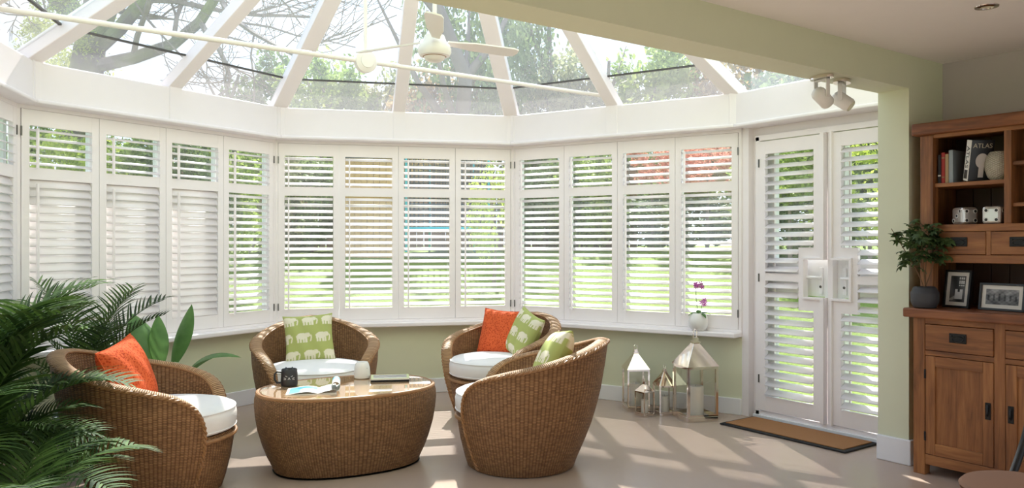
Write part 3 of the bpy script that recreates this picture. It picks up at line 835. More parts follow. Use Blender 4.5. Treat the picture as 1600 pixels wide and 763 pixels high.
# white vase-cup
vx, vy = at(-.935, 4.94)
vs_ = thing('white_tealight_holder', 'white ceramic rounded holder with small hole on the wicker table', 'vase', (vx, vy, TTOP), 0)
MB().lathe([(0, 0), (.040, 0), (.048, .006), (.05, .03), (.047, .07), (.040, .095), (.033, .104), (.028, .102), (.03, .09), (0, .085)], 32).build('holder_body', 'ceramic_white', vs_, True)
fx = face(.75, -.65); MB().lathe([(0, 0), (.004, 0), (.004, .004), (0, .004)], 12, m=Matrix.Rotation(fx, 4, 'Z') @ Matrix.Translation((.043, 0, .066)) @ Matrix.Rotation(R(90), 4, 'Y')).build('small_hole', 'black', vs_)
# open magazine
gx, gy = at(-1.10, 4.50)
mag = thing('open_magazine', 'open glossy magazine with turquoise pages lying on the wicker table', 'magazine', (gx, gy, TTOP), face(.97, .2)); mag.scale = (.85, .72, 1)
random.seed(3)
def pageL(u, v):
    if u < .1 or u > .95 or v < .06 or v > .94: return srgb(238, 236, 232)
    if v > .55: return srgb(40, 150, 190) if math.sin(u*9+v*4) > -.4 else srgb(110, 190, 210)
    return srgb(120, 196, 206) if u < .45 else (srgb(238, 190, 160) if v > .3 else srgb(240, 238, 234))
def pageR(u, v):
    if (.15 < u < .85) and int(v*26) % 2 == 0: return srgb(206, 206, 204)
    if u > .5 and v > .6: return srgb(90, 172, 196)
    return srgb(238, 236, 232)
def curl(u, v, h): return .012+h*math.sin(PI*min(1, u*1.2))*(1-.2*v)
painted_grid('left_page', pageL, 40, 40, lambda u, v: (-.205+.205*u, -.14+.28*v, .006+.012*math.sin(PI*(u**1.5))), 'print_gloss', mag)
def rollp(u, v):      # the right half rolls over on itself
    if u < .45: x = .23*u/.9; return (x, -.14+.28*v, .006+.02*math.sin(PI*u))
    a = (u-.45)/.55*R(300); return (.115+.028*math.sin(a), -.14+.28*v, .032-.026*math.cos(a)+.01)
painted_grid('right_page', pageR, 60, 30, rollp, 'print_gloss', mag)
MB().box(-.205, .12, -.14, .14, 0, .0055).build('page_block', 'paper', mag, bevel=.001)
# closed book / brochure
bx_, by_ = at(-.755, 4.89)
bk = thing('brochure', 'thin lime-edged brochure stack lying at right end of wicker table', 'book', (bx_, by_, TTOP), face(.96, .16)); bk.scale = (.86, .8, 1)
MB().box(-.135, .135, -.10, .10, 0, .012).build('lower_cover', 'dark_iron', bk, bevel=.001)
MB().box(-.132, .135, -.10, .10, .0125, .02).build('pages', 'paper', bk)
def cover(u, v):
    if u < .06 or u > .94 or v < .08 or v > .92: return srgb(206, 214, 150)
    if v < .22: return srgb(226, 228, 200)
    return srgb(168, 160, 150) if (int(u*9)+int(v*5)) % 3 else srgb(140, 138, 132)
painted_grid('top_cover', cover, 40, 30, lambda u, v: (-.133+.27*u, -.1+.2*v, .0205), 'print_gloss', bk)

# ------------------------------------------------------------------ door mat, lanterns, orchid
mt = thing('door_mat', 'brown coir door mat with black border in front of the French doors', 'mat', (4.715, 3.30, 0))
MB().box(-.195, .185, -.50, .48, 0, .012).build('rubber_border', 'mat_rubber', mt, bevel=.003)
MB().box(-.165, .160, -.47, .45, .012, .019).build('coir_pile', 'coir', mt, bevel=.003)

def lantern(lab, r, d, rz, W, HB, HR, ring, candle=True):
    x, y = at(r, d); t = thing('metal_lantern', lab, 'lantern', (x, y, 0), rz, 'polished lanterns on the floor')
    h = W/2; p = W*.075; b0 = .035 if W > .15 else .022
    MB().box(-h, h, -h, h, .0, b0).build('base', 'chrome', t, bevel=.003)
    fm = MB()
    for sx in (-1, 1):
        for sy in (-1, 1): fm.box(sx*h, sx*(h-p), sy*h, sy*(h-p), b0, HB)
    for z0, z1 in ((b0, b0+p*.8), (HB-p, HB)):
        for s in (-1, 1): fm.box(-h+p, h-p, s*h, s*(h-p*.6), z0, z1); fm.box(s*h, s*(h-p*.6), -h+p, h-p, z0, z1)
    fm.build('frame', 'chrome', t)
    for s in (-1, 1):
        MB().box(-h+p, h-p, s*(h-p*.5)-.001, s*(h-p*.5)+.001, b0+p*.8, HB-p).build('pane', 'lantern_glass', t)
        MB().box(s*(h-p*.5)-.001, s*(h-p*.5)+.001, -h+p, h-p, b0+p*.8, HB-p).build('pane', 'lantern_glass', t)
    H = h*1.06; q = W*.09
    rfm = MB(); rfm.add([(-H, -H, HB), (H, -H, HB), (H, H, HB), (-H, H, HB), (-q, -q, HB+HR), (q, -q, HB+HR), (q, q, HB+HR), (-q, q, HB+HR)],
                       [(0, 3, 2, 1), (4, 5, 6, 7), (0, 1, 5, 4), (1, 2, 6, 5), (2, 3, 7, 6), (3, 0, 4, 7)])
    rfm.build('roof', 'chrome', t, bevel=.002)
    MB().box(-q*1.3, q*1.3, -q*1.3, q*1.3, HB+HR, HB+HR+W*.05).box(-q*.8, q*.8, -q*.8, q*.8, HB+HR+W*.05, HB+HR+W*.16).build('finial', 'chrome', t)
    zc = HB+HR+W*.16+ring*.75
    MB().tube([(ring*math.cos(2*PI*k/20), 0, zc+ring*math.sin(2*PI*k/20)) for k in range(21)], max(.002, W*.014), 6, False).build('ring', 'chrome', t, True, rot=(0, 0, R(40)))
    if candle:
        cd = MB().lathe([(0, b0), (W*.25, b0), (W*.25, b0+HB*.52), (W*.22, b0+HB*.53), (0, b0+HB*.51)], 24).build('candle', 'candle', t, True)
        MB().tube([(0, 0, b0+HB*.51), (.002, 0, b0+HB*.51+.012)], .0012, 5).build('wick', 'black', cd)
lantern('largest polished lantern, nearest the door mat, with white candle', 1.365, 5.90, face(1, .0)+R(15), .245, .40, .165, .035)
lantern('tall second-largest polished lantern, furthest left of the lanterns', .972, 6.22, face(1, 0)+R(6), .175, .325, .12, .022)
lantern('tiniest polished lantern, standing in front of the tall left one', 1.005, 6.00, face(1, 0)+R(34), .105, .185, .055, .014)
lantern('small polished lantern tucked left of the largest lantern', 1.165, 6.05, face(1, 0)+R(12), .135, .225, .10, .018)

# orchid on the sill of the right bay
F = FAC[3]; c, s = math.cos(F[1]), math.sin(F[1]); lx = 1.73; ly = -.058
ox, oy = F[0][0]+c*lx-s*ly, F[0][1]+s*lx+c*ly
orc = thing('potted_orchid', 'pink orchid in a white ribbed pot on the window sill', 'potted plant', (ox, oy, .628))
mm = MB(); NP = 60
def potp(i, j):
    a = 2*PI*i/NP; pr = [(.035, 0), (.05, .004), (.068, .03), (.076, .065), (.072, .1), (.058, .128), (.053, .137), (.047, .137), (.05, .12)]
    r, z = pr[j]; r *= 1+.02*math.sin(10*(a+z*9)) if 0 < j < 7 else 1
    return (r*math.cos(a), r*math.sin(a), z), (a, z)
mm.grid(potp, NP, 8).build('pot', 'ceramic_white', orc, True)
MB().lathe([(0, .12), (.05, .12)], 20).build('soil', 'soil', orc)
def strap(mb, base, az, L, wd, rise, droop, n=8, fold=.25):
    vs = []; p = Vector(base); pit = rise
    for k in range(n+1):
        f = k/n; wv = wd*math.sin(PI*min(1, .12+f*.88))**.8
        d = Vector((math.cos(az)*math.cos(pit), math.sin(az)*math.cos(pit), math.sin(pit))); sd = Vector((-math.sin(az), math.cos(az), 0)); up = sd.cross(d)
        vs += [p+sd*wv-up*(-wv*fold), p, p-sd*wv+up*wv*fold]
        p = p+d*L/n; pit -= droop/n
    mb.add(vs, [q for k in range(n) for q in ((3*k, 3*k+1, 3*k+4, 3*k+3), (3*k+1, 3*k+2, 3*k+5, 3*k+4))])
for az, L, ri in ((R(-35), .13, R(35)), (R(40), .10, R(55)), (R(-100), .11, R(30)), (R(150), .10, R(35))):
    q = MB(); strap(q, (0, 0, .13), az, L, .02, ri, R(110)); q.build('leaf', 'broad', orc, True)
va = at(-1, 0); stems = [[(0, .0, .12), (va[0]*.012, va[1]*.012, .2), (va[0]*.02, va[1]*.02, .29), (va[0]*.01, va[1]*.01, .345), (-va[0]*.04, -va[1]*.04, .36)],
                       [(0, .01, .12), (-va[0]*.02, -va[1]*.02, .17), (-va[0]*.035, -va[1]*.035, .22), (-va[0]*.06, -va[1]*.06, .235)]]
for st in stems: MB().tube([tuple(p) for p in catmull(st, 5)], .0022, 5).build('stem', 'broad', orc, True)
pet = MB(); 
for a in range(5):
    A = R(72*a+90); n_ = 6
    pts = [(0, 0, 0)]+[(.019*math.cos(A+b)*rr, .004*abs(b), .019*math.sin(A+b)*rr) for b, rr in ((-.55, .6), (-.35, .95), (0, 1.1), (.35, .95), (.55, .6))]
    pet.add(pts, [tuple(range(6))])
PET = pet.mesh('flower', 'orchid_pink')
LIP = MB().lathe([(0, -.004), (.005, 0), (0, .006)], 8).mesh('lip', 'orchid_deep')
random.seed(5)
for st, n_ in ((stems[0], 7), (stems[1], 4)):
    cu = catmull(st, 8)
    for k in range(n_):
        p = Vector(cu[int(len(cu)*(.66+.33*k/n_))])+Vector((random.uniform(-.018, .018), random.uniform(-.018, .018), random.uniform(-.02, .018)))
        fo = inst('flower', PET, orc, p, (random.uniform(-.4, .4), random.uniform(-.5, .5), -YAW+random.uniform(-.7, .7)))
        inst('lip', LIP, fo, (0, -.004, 0))
# ------------------------------------------------------------------ oak dresser (base unit and hutch in one piece)
DX, DY1, DY0 = 4.475, 2.352, 1.04         # front of the base, left end, right end
dr = thing('oak_dresser', 'rustic oak dresser with shelves, iron handles and panelled doors', 'dresser', (DX, DY0, 0))
W_ = DY1-DY0                                # local: x into the wall, y along the front (left end = W_), z up
def ly(yw): return yw-DY0
DD = XW-.025-DX
def piece(nm, mat, bev, *boxes):
    for b in boxes: MB().box(*b).build(nm, mat, dr, bevel=bev)
for y in (0, W_-.065): piece('corner_post', 'oak_v', .004, (0, .06, y, y+.065, 0, .885), (DD-.06, DD, y, y+.065, 0, .885))
for y in (ly(1.87), ly(1.455)): piece('stile', 'oak_v', .003, (.002, .055, y, y+.055, .118, .885))
piece('front_rail', 'oak_h', .003, (.003, .05, .065, W_-.065, .06, .118), (.003, .05, .065, W_-.065, .675, .703), (.003, .05, .065, W_-.065, .852, .885))
piece('side_panel', 'oak_v', 0, (.02, DD-.01, .01, .03, .07, .885), (.02, DD-.01, W_-.03, W_-.01, .07, .885)); piece('back_panel', 'oak_v', 0, (DD-.02, DD, .03, W_-.03, .07, .885)); piece('bottom_panel', 'oak_v', 0, (.02, DD-.02, .03, W_-.03, .07, .09))
MB().box(-.038, DD, -.04, W_+.042, .885, .937).build('worktop', 'oak_top', dr, bevel=.008)
def pull(parent, y, z, x=0.0):
    p = MB().box(x-.004, x, y-.042, y+.042, z-.022, z+.022).build('handle', 'dark_iron', parent, bevel=.002)
    return p
def pull_bail(parent, y, z, x):
    h = MB().box(x-.005, x, y-.045, y+.045, z-.026, z+.026).build('handle', 'dark_iron', parent, bevel=.002)
    MB().tube([(x-.006, y+.03*math.cos(a), z-.004+.015*math.sin(a)) for a in [R(18*k) for k in range(21)]], .0035, 6, False).build('bail', 'black', h, True)
    for s in (-1, 1): MB().lathe([(0, 0), (.005, 0), (.004, .006), (0, .007)], 10, m=Matrix.Translation((x-.004, y+s*.032, z+.012)) @ Matrix.Rotation(R(-90), 4, 'Y')).build('stud', 'black', h)
for i, y1 in enumerate((2.285, 1.87, 1.455)):
    y1 = ly(y1); y0 = y1-.36
    d = MB().box(-.004, .30, y0+.002, y1-.002, .706, .849).build('drawer', 'oak_h', dr, bevel=.004)
    pull_bail(d, (y0+y1)/2, .785, -.004)
    s = .055
    d = MB().box(.012, .02, y0+s, y1-s, .185, .615).build('door', 'oak_v', dr)
    for a_, b_ in ((y0+.002, y0+s), (y1-s, y1-.002)): MB().box(.0, .024, a_, b_, .121, .672).build('door_stile', 'oak_v', d, bevel=.003)
    for a_, b_ in ((.121, .185), (.615, .672)): MB().box(.0005, .024, y0+s, y1-s, a_, b_).build('door_rail', 'oak_h', d, bevel=.002)
    hy = y0+.028 if i != 1 else y1-.028
    h = MB().box(-.004, 0, hy-.014, hy+.014, .37, .46).build('handle', 'dark_iron', d, bevel=.002)
    MB().tube([(-.005, hy, .445), (-.016, hy, .435), (-.016, hy, .4), (-.005, hy, .39)], .005, 6).build('bail', 'black', h, True)
    yy = y1 if i != 1 else y0
    for z in (.22, .57): MB().box(-.004, .004, yy-.006, yy+.004, z-.025, z+.025).build('hinge', 'dark_iron', d)
# hutch
HX = .11; HW1 = ly(2.37); HW0 = ly(1.022)
DV = [(1.924, 1.887), (1.505, 1.468)]
piece('hutch_post', 'oak_v', .004, (HX, HX+.06, HW1-.075, HW1, .937, 1.925), (HX, HX+.06, HW0, HW0+.075, .937, 1.925))
piece('hutch_side', 'oak_v', 0, (HX+.06, DD, HW1-.03, HW1-.008, .937, 1.925), (HX+.06, DD, HW0+.008, HW0+.03, .937, 1.925))
for a, b in DV: piece('hutch_divider', 'oak_v', .003, (HX+.003, HX+.05, ly(b), ly(a), 1.41, 1.92)); piece('divider_panel', 'oak_v', 0, (HX+.05, DD-.02, ly(b)+.01, ly(a)-.01, 1.41, 1.925))
piece('hutch_rail', 'oak_h', .003, (HX+.002, HX+.05, HW0+.075, HW1-.075, 1.37, 1.41), (HX+.002, HX+.05, HW0+.075, HW1-.075, 1.195, 1.24), (HX+.002, HX+.05, HW0+.075, HW1-.075, 1.905, 1.93))
MB().box(HX+.05, DD-.02, HW0+.03, HW1-.03, 1.385, 1.408).build('shelf', 'oak_h', dr)
MB().box(HX+.02, DD-.02, ly(1.924), HW1-.03, 1.625, 1.647).build('shelf', 'oak_h', dr, bevel=.002)
for z in (1.50, 1.72): MB().box(HX+.02, DD-.02, ly(1.505), ly(1.887), z, z+.02).build('shelf', 'oak_h', dr, bevel=.002)
MB().box(HX+.02, DD-.02, HW0+.03, ly(1.468), 1.625, 1.647).build('shelf', 'oak_h', dr, bevel=.002)
MB().box(HX+.05, DD-.02, HW0+.03, HW1-.03, 1.20, 1.215).build('drawer_base', 'oak_h', dr)
bpw = (HW1-HW0-.06)/13
for i in range(13): MB().box(DD-.02, DD-.006, HW0+.03+i*bpw+.0015, HW0+.03+(i+1)*bpw-.0015, .937, 1.925).build('back_board', 'back_panel', dr, bevel=.002)
MB().box(DD-.006, DD, HW0+.01, HW1-.01, .937, 1.925).build('backing', 'back_panel', dr)
MB().box(HX-.035, DD, HW0-.035, HW1+.035, 1.925, 1.995).build('cornice', 'oak_top', dr, bevel=.010)
dy = HW1-.079; dwd = (HW1-HW0-.158-3*.026)/4
for i in range(4):
    d = MB().box(HX-.002, HX+.25, dy-dwd, dy, 1.243, 1.367).build('drawer', 'oak_h', dr, bevel=.004)
    pull_bail(d, dy-dwd/2, 1.312, HX-.002)
    if i < 3: MB().box(HX+.002, HX+.05, dy-dwd-.024, dy-dwd-.002, 1.24, 1.37).build('drawer_divider', 'oak_v', dr)
    dy -= dwd+.026
ZW = .937; Z1s = 1.647; Z2s = 1.408

# books on the upper shelf (spines face the room, -X)
GB = 'books on the upper dresser shelf'
def book(lab, y, wd, h, dp, col, x=4.62, tilt=0, z=Z1s, bands=()):
    t = thing('shelf_book', lab, 'book', (x, y, z), 0, GB, rot=(tilt, 0, 0))
    M['bk_'+lab] = plain('book_cloth', col, .6, var=.05)
    MB().box(0, dp, 0, .003, 0, h).box(0, dp, wd-.003, wd, 0, h).box(0, .003, .003, wd-.003, 0, h).build('cover', 'bk_'+lab, t, bevel=.001)
    MB().box(.003, dp-.004, .003, wd-.003, .003, h-.004).build('pages', 'paper', t)
    for zb, c in bands: MB().box(-.0008, 0, .001, wd-.001, zb, zb+.008).build('spine_band', c, t)
    return t
book('slim black book at left end of the upper dresser shelf', 2.268, .018, .165, .13, srgb(40, 36, 40), bands=((.04, 'face_white'),))
book('red book second from left on the upper dresser shelf', 2.247, .019, .175, .13, srgb(170, 48, 40), bands=((.03, 'cane'), (.14, 'cane')))
book('tan book third from left on the upper dresser shelf', 2.227, .018, .165, .13, srgb(180, 150, 110))
book('pale blue-grey book next to the leaning atlas', 2.202, .023, .185, .14, srgb(150, 160, 165))
# the leaning atlas: white spine, dark cover turned to the room
at_ = thing('atlas_book', 'thick white-spined ATLAS book with dark cover leaning on other books', 'book', (4.60, 2.115, Z1s+.002), 0, GB)
at_.rotation_euler = (R(12), 0, R(-38))
M['atlas_cover'] = plain('atlas_cover', srgb(42, 44, 50), .35)
aw, ah, ad = .045, .225, .125
MB().box(0, ad, 0, .004, 0, ah).box(0, ad, aw-.004, aw, 0, ah).build('cover', 'atlas_cover', at_, bevel=.001)
MB().box(-.002, .003, 0, aw, 0, ah).build('spine', 'paper', at_, bevel=.001)
MB().box(.003, ad-.004, .004, aw-.004, .004, ah-.004).build('pages', 'paper', at_)
text_mesh('spine_lettering', 'ATLAS', .042, 'black', at_, Matrix.Translation((-.0026, aw/2, ah*.58)) @ Matrix(((0, 0, -1, 0), (0, -1, 0, 0), (-1, 0, 0, 0), (0, 0, 0, 1))))
text_mesh('cover_lettering', 'ATLAS', .036, 'beige_vase', at_, Matrix.Translation((ad*.5, -.0006, ah*.86)) @ Matrix(((1, 0, 0, 0), (0, 0, -1, 0), (0, 1, 0, 0), (0, 0, 0, 1))))
MB().lathe([(0, 0), (.03, .0), (.034, .002), (0, .003)], 20, sx=1, sy=1.2, m=Matrix.Translation((ad*.52, 0, ah*.5)) @ Matrix.Rotation(R(90), 4, 'X')).build('cover_picture', 'grey_wall', at_)
MB().box(ad*.42, ad*.64, -.002, 0, .02, ah*.42).build('cover_figure', 'grey_wall', at_)
MB().box(-.0032, -.002, .006, aw-.006, .012, .06).build('spine_panel', 'steel_hinge', at_)
# woven-texture vase
vz = thing('textured_vase', 'beige dimpled ceramic vase beside the atlas on upper shelf', 'vase', (4.69, 1.985, Z1s))
def vp(i, j):
    pr = [(.0, 0), (.04, 0), (.06, .02), (.073, .06), (.076, .09), (.07, .125), (.056, .152), (.05, .158), (.044, .155), (.05, .12)]
    a = 2*PI*i/72; r, z = pr[j]; return (r*math.cos(a), r*math.sin(a), z), (a*.075, z)
M['dimple'] = weave('dimpled_ceramic', srgb(150, 142, 124), srgb(190, 182, 164), srgb(206, 200, 184), .012, .012)
MB().grid(vp, 72, 9).build('vase_body', 'dimple', vz, True)
# dice
def die(lab, x, y, rz, S, faces):
    t = thing('metal_die', lab, 'die', (x, y, Z2s+S/2), rz, 'dice ornaments on the middle shelf')
    MB().box(-S/2, S/2, -S/2, S/2, -S/2, S/2).build('cube_body', 'die_silver', t, bevel=S*.16)
    for (ax, pts) in faces:
        for (a, b) in pts:
            m = {'-x': Matrix.Translation((-S/2, a*S, b*S)) @ Matrix.Rotation(R(-90), 4, 'Y'), '+y': Matrix.Translation((a*S, S/2, b*S)) @ Matrix.Rotation(R(-90), 4, 'X'),
                 '-y': Matrix.Translation((a*S, -S/2, b*S)) @ Matrix.Rotation(R(90), 4, 'X')}[ax]
            p = MB().lathe([(0, .002), (.075*S, .002), (.09*S, .0008)], 16, m=m).build('pip', 'black', t)
            MB().lathe([(.085*S, .0004), (.085*S, .002), (.115*S, .002), (.12*S, .0004)], 16, m=m).build('pip_ring', 'ceramic_white', p)
four = [(-.26, -.26), (.26, -.26), (-.26, .26), (.26, .26)]; three = [(-.27, .27), (0, 0), (.27, -.27)]
die('silver die showing three pips, left on the middle dresser shelf', 4.66, 2.155, R(-30), .098, [('-x', three), ('-y', four), ('+y', four)])
die('silver die showing four pips, right on the middle dresser shelf', 4.645, 1.992, R(2), .098, [('-x', four), ('-y', three)])
# picture frames on the worktop
def frame(lab, x, y, w, h, fn, yaw):
    t = thing('picture_frame', lab, 'picture frame', (x, y, ZW+.001), 0, 'framed photographs on the dresser')
    t.rotation_euler = (0, R(9), yaw)
    b = .012
    MB().box(-.01, .008, -w/2, -w/2+b, 0, h).box(-.01, .008, w/2-b, w/2, 0, h).box(-.01, .008, -w/2, w/2, 0, b).box(-.01, .008, -w/2, w/2, h-b, h).build('frame_border', 'black', t, bevel=.001)
    MB().box(.0, .006, -w/2+b, w/2-b, b, h-b).build('mount', 'photo_mount', t)
    q = .021
    painted_grid('photograph', fn, 48, 48, lambda u, v: (-.0008, w/2-b-q-(w-2*b-2*q)*u, b+q+(h-2*b-2*q)*v), 'print_gloss', t)
def g_(v): return srgb(v, v, v)
def ph1(u, v):
    if .55 < u < .92 and .62 < v < .95: return g_(60) if (int(u*30) % 4 == 0 or int(v*24) % 4 == 0) else g_(215)
    if .35 < u < .85 and .12 < v < .48 and not (.5 < u < .66 and v > .38): return g_(205)
    if u < .45 and .05 < v < .25 and abs(v-.05-u*.4) < .06: return g_(160)
    return g_(int(70+30*math.sin(u*7+v*3)))
def ph2(u, v):
    n = .6*math.sin(u*13+2*math.sin(v*5))*math.sin(v*8+u*3)+.3*math.sin(u*41)*math.sin(v*29); ar = .25 < v < .7-.25*abs(u-.45) and abs((u*6) % 1-.5) < .2
    return g_(int(max(30, min(225, 120+50*n-(60 if ar else 0)+50*(v-.5)))))
frame('upright black-framed photograph on the dresser beside the plant', 4.66, 2.205, .155, .215, ph1, R(-8))
frame('wide black-framed street photograph lying lengthways on the dresser', 4.63, 1.955, .235, .15, ph2, R(-3))
pv = thing('pink_vase', 'pink vase at the right edge of the dresser top', 'vase', (4.70, 1.79, ZW))
MB().lathe([(0, 0), (.03, 0), (.034, .03), (.03, .09), (.045, .15), (.05, .19), (.045, .19), (.03, .1), (0, .05)], 24).build('vase_body', 'pink_vase', pv, True)

# umbrella plant in slate pot on the worktop
um = thing('potted_umbrella_plant', 'leafy umbrella plant in a round slate-grey pot on the dresser', 'potted plant', (4.512, 2.305, ZW))
pr = [(0, 0), (.05, 0), (.058, .004), (.07, .03), (.075, .06), (.072, .09), (.06, .115), (.05, .122), (.045, .122), (.047, .1), (0, .1)]
pp = []
for (r0, z0), (r1, z1) in zip(pr, pr[1:]):
    for k in range(3):
        t_ = k/3; pp.append((r0+(r1-r0)*t_+(.0012*math.sin((z0+(z1-z0)*t_)*500) if .01 < z0 < .11 and r0 > .055 else 0), z0+(z1-z0)*t_))
pp.append(pr[-1])
MB().lathe(pp, 36).build('pot', 'slate', um, True)
MB().lathe([(0, .104), (.045, .104)], 20).build('soil', 'soil', um)
random.seed(21)
lt = at(-1, 0); UL = Vector((lt[0], lt[1], 0))
lf = MB(); strap(lf, (0, 0, 0), 0, .042, .0085, R(8), R(50), 4, .15); 
ulm = MB()
for k in range(7): strap(ulm, (0, 0, 0), 2*PI*k/7, .046, .0095, R(5), R(60), 4, .15)
WH = ulm.mesh('leaf_whorl', 'umbrella_leaf', True)
ends = []
def ustem(pts, r=.0035):
    c_ = catmull(pts, 5); MB().tube(c_, [r*(1-.5*i/len(c_)) for i in range(len(c_))], 6).build('stem', 'twig', um, True); return c_
c1 = ustem([(0, 0, .1), tuple(UL*.04+Vector((0, 0, .2))), tuple(UL*.11+Vector((0, 0, .32))), tuple(UL*.19+Vector((0, 0, .45)))])
c2 = ustem([(.005, 0, .1), tuple(UL*-.005+Vector((0, 0, .24))), tuple(UL*-.02+Vector((0, 0, .40))), tuple(UL*-.01+Vector((0, 0, .46)))])
c3 = ustem([(0, .005, .1), tuple(UL*-.04+Vector((0, 0, .22))), tuple(UL*-.075+Vector((0, 0, .34))), tuple(UL*-.10+Vector((0, 0, .41)))])
c4 = ustem([(0, -.005, .1), (-.02, .0, .25), (-.035, 0, .36), (-.04, 0, .42)])
for cv, n_, spread, t0 in ((c1, 17, .035, .45), (c2, 34, .055, .45), (c3, 20, .05, .5), (c4, 22, .055, .5)):
    for k in range(n_):
        p = Vector(cv[int((t0+(1-t0)*random.random())*(len(cv)-1))])
        q = p+Vector((random.gauss(-.008, spread), random.gauss(0, spread*.8), random.gauss(0, spread*.7)))
        q.y = min(q.y, BF-2.305-.045); q.x = min(q.x, .05 if q.z < .95 else .05)
        inst('leaf_whorl', WH, um, q, (random.uniform(-.7, .7), random.uniform(-.7, .7), random.uniform(0, 6)), (random.uniform(.7, 1.1),)*3)
        if k % 2 == 0: MB().tube([p, lerp(p, q, .5)+Vector((0, 0, .008)), q], .0012, 4).build('leaf_stalk', 'umbrella_leaf', um)

# round-seat chair in the right foreground
sx, sy = at(1.785, 2.75)
bc = thing('bistro_chair', 'dark round wooden seat with black hoop back in right foreground', 'chair', (sx, sy, 0), face(-1, -.12))
MB().lathe([(0, .425), (.17, .425), (.20, .432), (.205, .447), (.195, .458), (.16, .460), (0, .456)], 40).build('seat', 'seat_wood', bc, True)
for a in (45, 135, 225, 315):
    ca, sa = math.cos(R(a)), math.sin(R(a)); MB().tube([(.15*ca, .15*sa, .425), (.2*ca, .2*sa, .0)], .014, 10).build('leg', 'black', bc, True)
MB().tube([(.17*math.cos(R(10*k)), .17*math.sin(R(10*k)), .16) for k in range(37)], .009, 8, False).build('ring_stretcher', 'black', bc, True)
hoop = [(-.10, -.185, .44), (-.16, -.20, .56), (-.20, -.19, .72), (-.215, -.12, .83), (-.22, 0, .865), (-.215, .12, .83), (-.20, .19, .72), (-.16, .20, .56), (-.10, .185, .44)]
MB().tube(catmull(hoop, 6), .014, 10).build('back_hoop', 'black', bc, True)
MB().tube(catmull([(-.11, -.09, .45), (-.17, -.11, .6), (-.2, -.07, .7), (-.205, 0, .73), (-.2, .07, .7), (-.17, .11, .6), (-.11, .09, .45)], 6), .010, 8).build('inner_hoop', 'black', bc, True)

# ------------------------------------------------------------------ indoor palms
def frond_mesh(name, mat, L, rise, bend, n=26, leaf=.26, wd=.011, seed=0, dr=.5, sweep=R(48)):
    rng = random.Random(seed); m = MB(); pts = []; p = Vector((0, 0, 0)); pit = rise
    N = 22
    for k in range(N+1):
        pts.append(p.copy()); d = Vector((math.cos(pit), 0, math.sin(pit))); p = p+d*L/N; pit -= bend/N*(.5+k/N)
    m.tube(pts, [.006*(1-.8*k/N) for k in range(N+1)], 5)
    for k in range(n):
        f = .22+.78*k/(n-1); q = f*N; i = min(N-1, int(q)); P = pts[i].lerp(pts[i+1], q-i); tg = (pts[i+1]-pts[i]).normalized()
        ll = leaf*(math.sin(PI*min(1, (f-.12)*1.02))**.6*.85+.15)*(1 if f < .97 else .8)
        for s in (-1, 1):
            side = Vector((0, s, 0)); up = tg.cross(side)*(1 if s < 0 else 1)
            if up.z < 0: up = -up
            sw = sweep*(1-.35*f)+rng.uniform(-.08, .08)
            d = (side*math.sin(PI/2-sw*.9)+tg*math.sin(sw*.9)+up*.28).normalized()
            a = P.copy(); vs = []
            for j in range(5):
                g = j/4; ww = wd*(1-g)**.55*(.55 if j == 0 else 1); nv = d.cross(tg).normalized(); wv = d.cross(nv).normalized()
                vs += [a+wv*ww, a-wv*ww]; a = a+d*ll/4; d = (d+Vector((0, 0, -dr*.28))).normalized()
            m.add(vs, [(2*j, 2*j+1, 2*j+3, 2*j+2) for j in range(4)])
    return m.mesh(name, mat, True)
def palm(name, lab, x, y, pot, potr, poth, fronds, meshes, base_z=None):
    t = thing(name, lab, 'potted plant', (x, y, 0))
    MB().lathe([(0, 0), (potr*.72, 0), (potr*.76, .01), (potr, poth-.02), (potr*1.04, poth-.015), (potr*1.04, poth), (potr*.95, poth), (potr*.9, poth-.04), (0, poth-.04)], 36).build('pot', pot, t, True)
    MB().lathe([(0, poth-.035), (potr*.93, poth-.035)], 24).build('soil', 'soil', t)
    for (mi, az, tilt, sc_, r0) in fronds:
        if math.cos(az) < -.25 and x < .4: sc_ *= .55; tilt -= R(16)
        b = (r0*math.cos(az), r0*math.sin(az), poth-.04)
        inst('frond', meshes[mi], t, b, (0, tilt, az), (sc_,)*3)
    return t
camr = lambda a: R(a)-YAW                     # azimuth measured from the photographer's right
PF = [frond_mesh('frond', 'palm', .95, R(82), R(48), 30, .27, .0085, 1, .35), frond_mesh('frond', 'palm', .8, R(76), R(70), 26, .24, .0085, 2, .4), frond_mesh('frond', 'palm', .65, R(66), R(90), 22, .2, .008, 3, .4)]
x, y = at(-2.60, 4.78)
palm('kentia_palm', 'feathery dark palm in lavender pot behind the left armchair', x, y, 'lavender_pot', .15, .28,
     [(0, camr(188), R(-12), .92, .03), (0, camr(62), R(-4), .9, .03), (1, camr(15), R(-6), 1.0, .03), (1, camr(215), R(-16), .85, .03), (2, camr(258), R(-4), 1.0, .03), (1, camr(95), R(-8), .85, .02), (2, camr(235), R(-14), .95, .03), (1, camr(40), R(-8), 1.1, .02), (0, camr(20), R(-8), .86, .02), (0, camr(275), R(-10), .85, .02), (1, camr(320), R(-8), .9, .02)], PF)
AF = [frond_mesh('frond', 'areca', .95, R(78), R(95), 34, .34, .0095, 11, .55), frond_mesh('frond', 'areca', .85, R(62), R(100), 30, .30, .0095, 12, .55), frond_mesh('frond', 'areca', .7, R(42), R(85), 26, .28, .0095, 13, .6)]
x, y = at(-2.34, 3.40)
rng = random.Random(4); fr_ = []
for k in range(12): fr_.append((0, camr(k*40+rng.uniform(-15, 15)), R(rng.uniform(-22, -8)), rng.uniform(.9, 1.12), .05))
for k in range(11): fr_.append((1, camr(k*33+rng.uniform(-15, 15)), R(rng.uniform(-24, -4)), rng.uniform(.75, .95), .07))
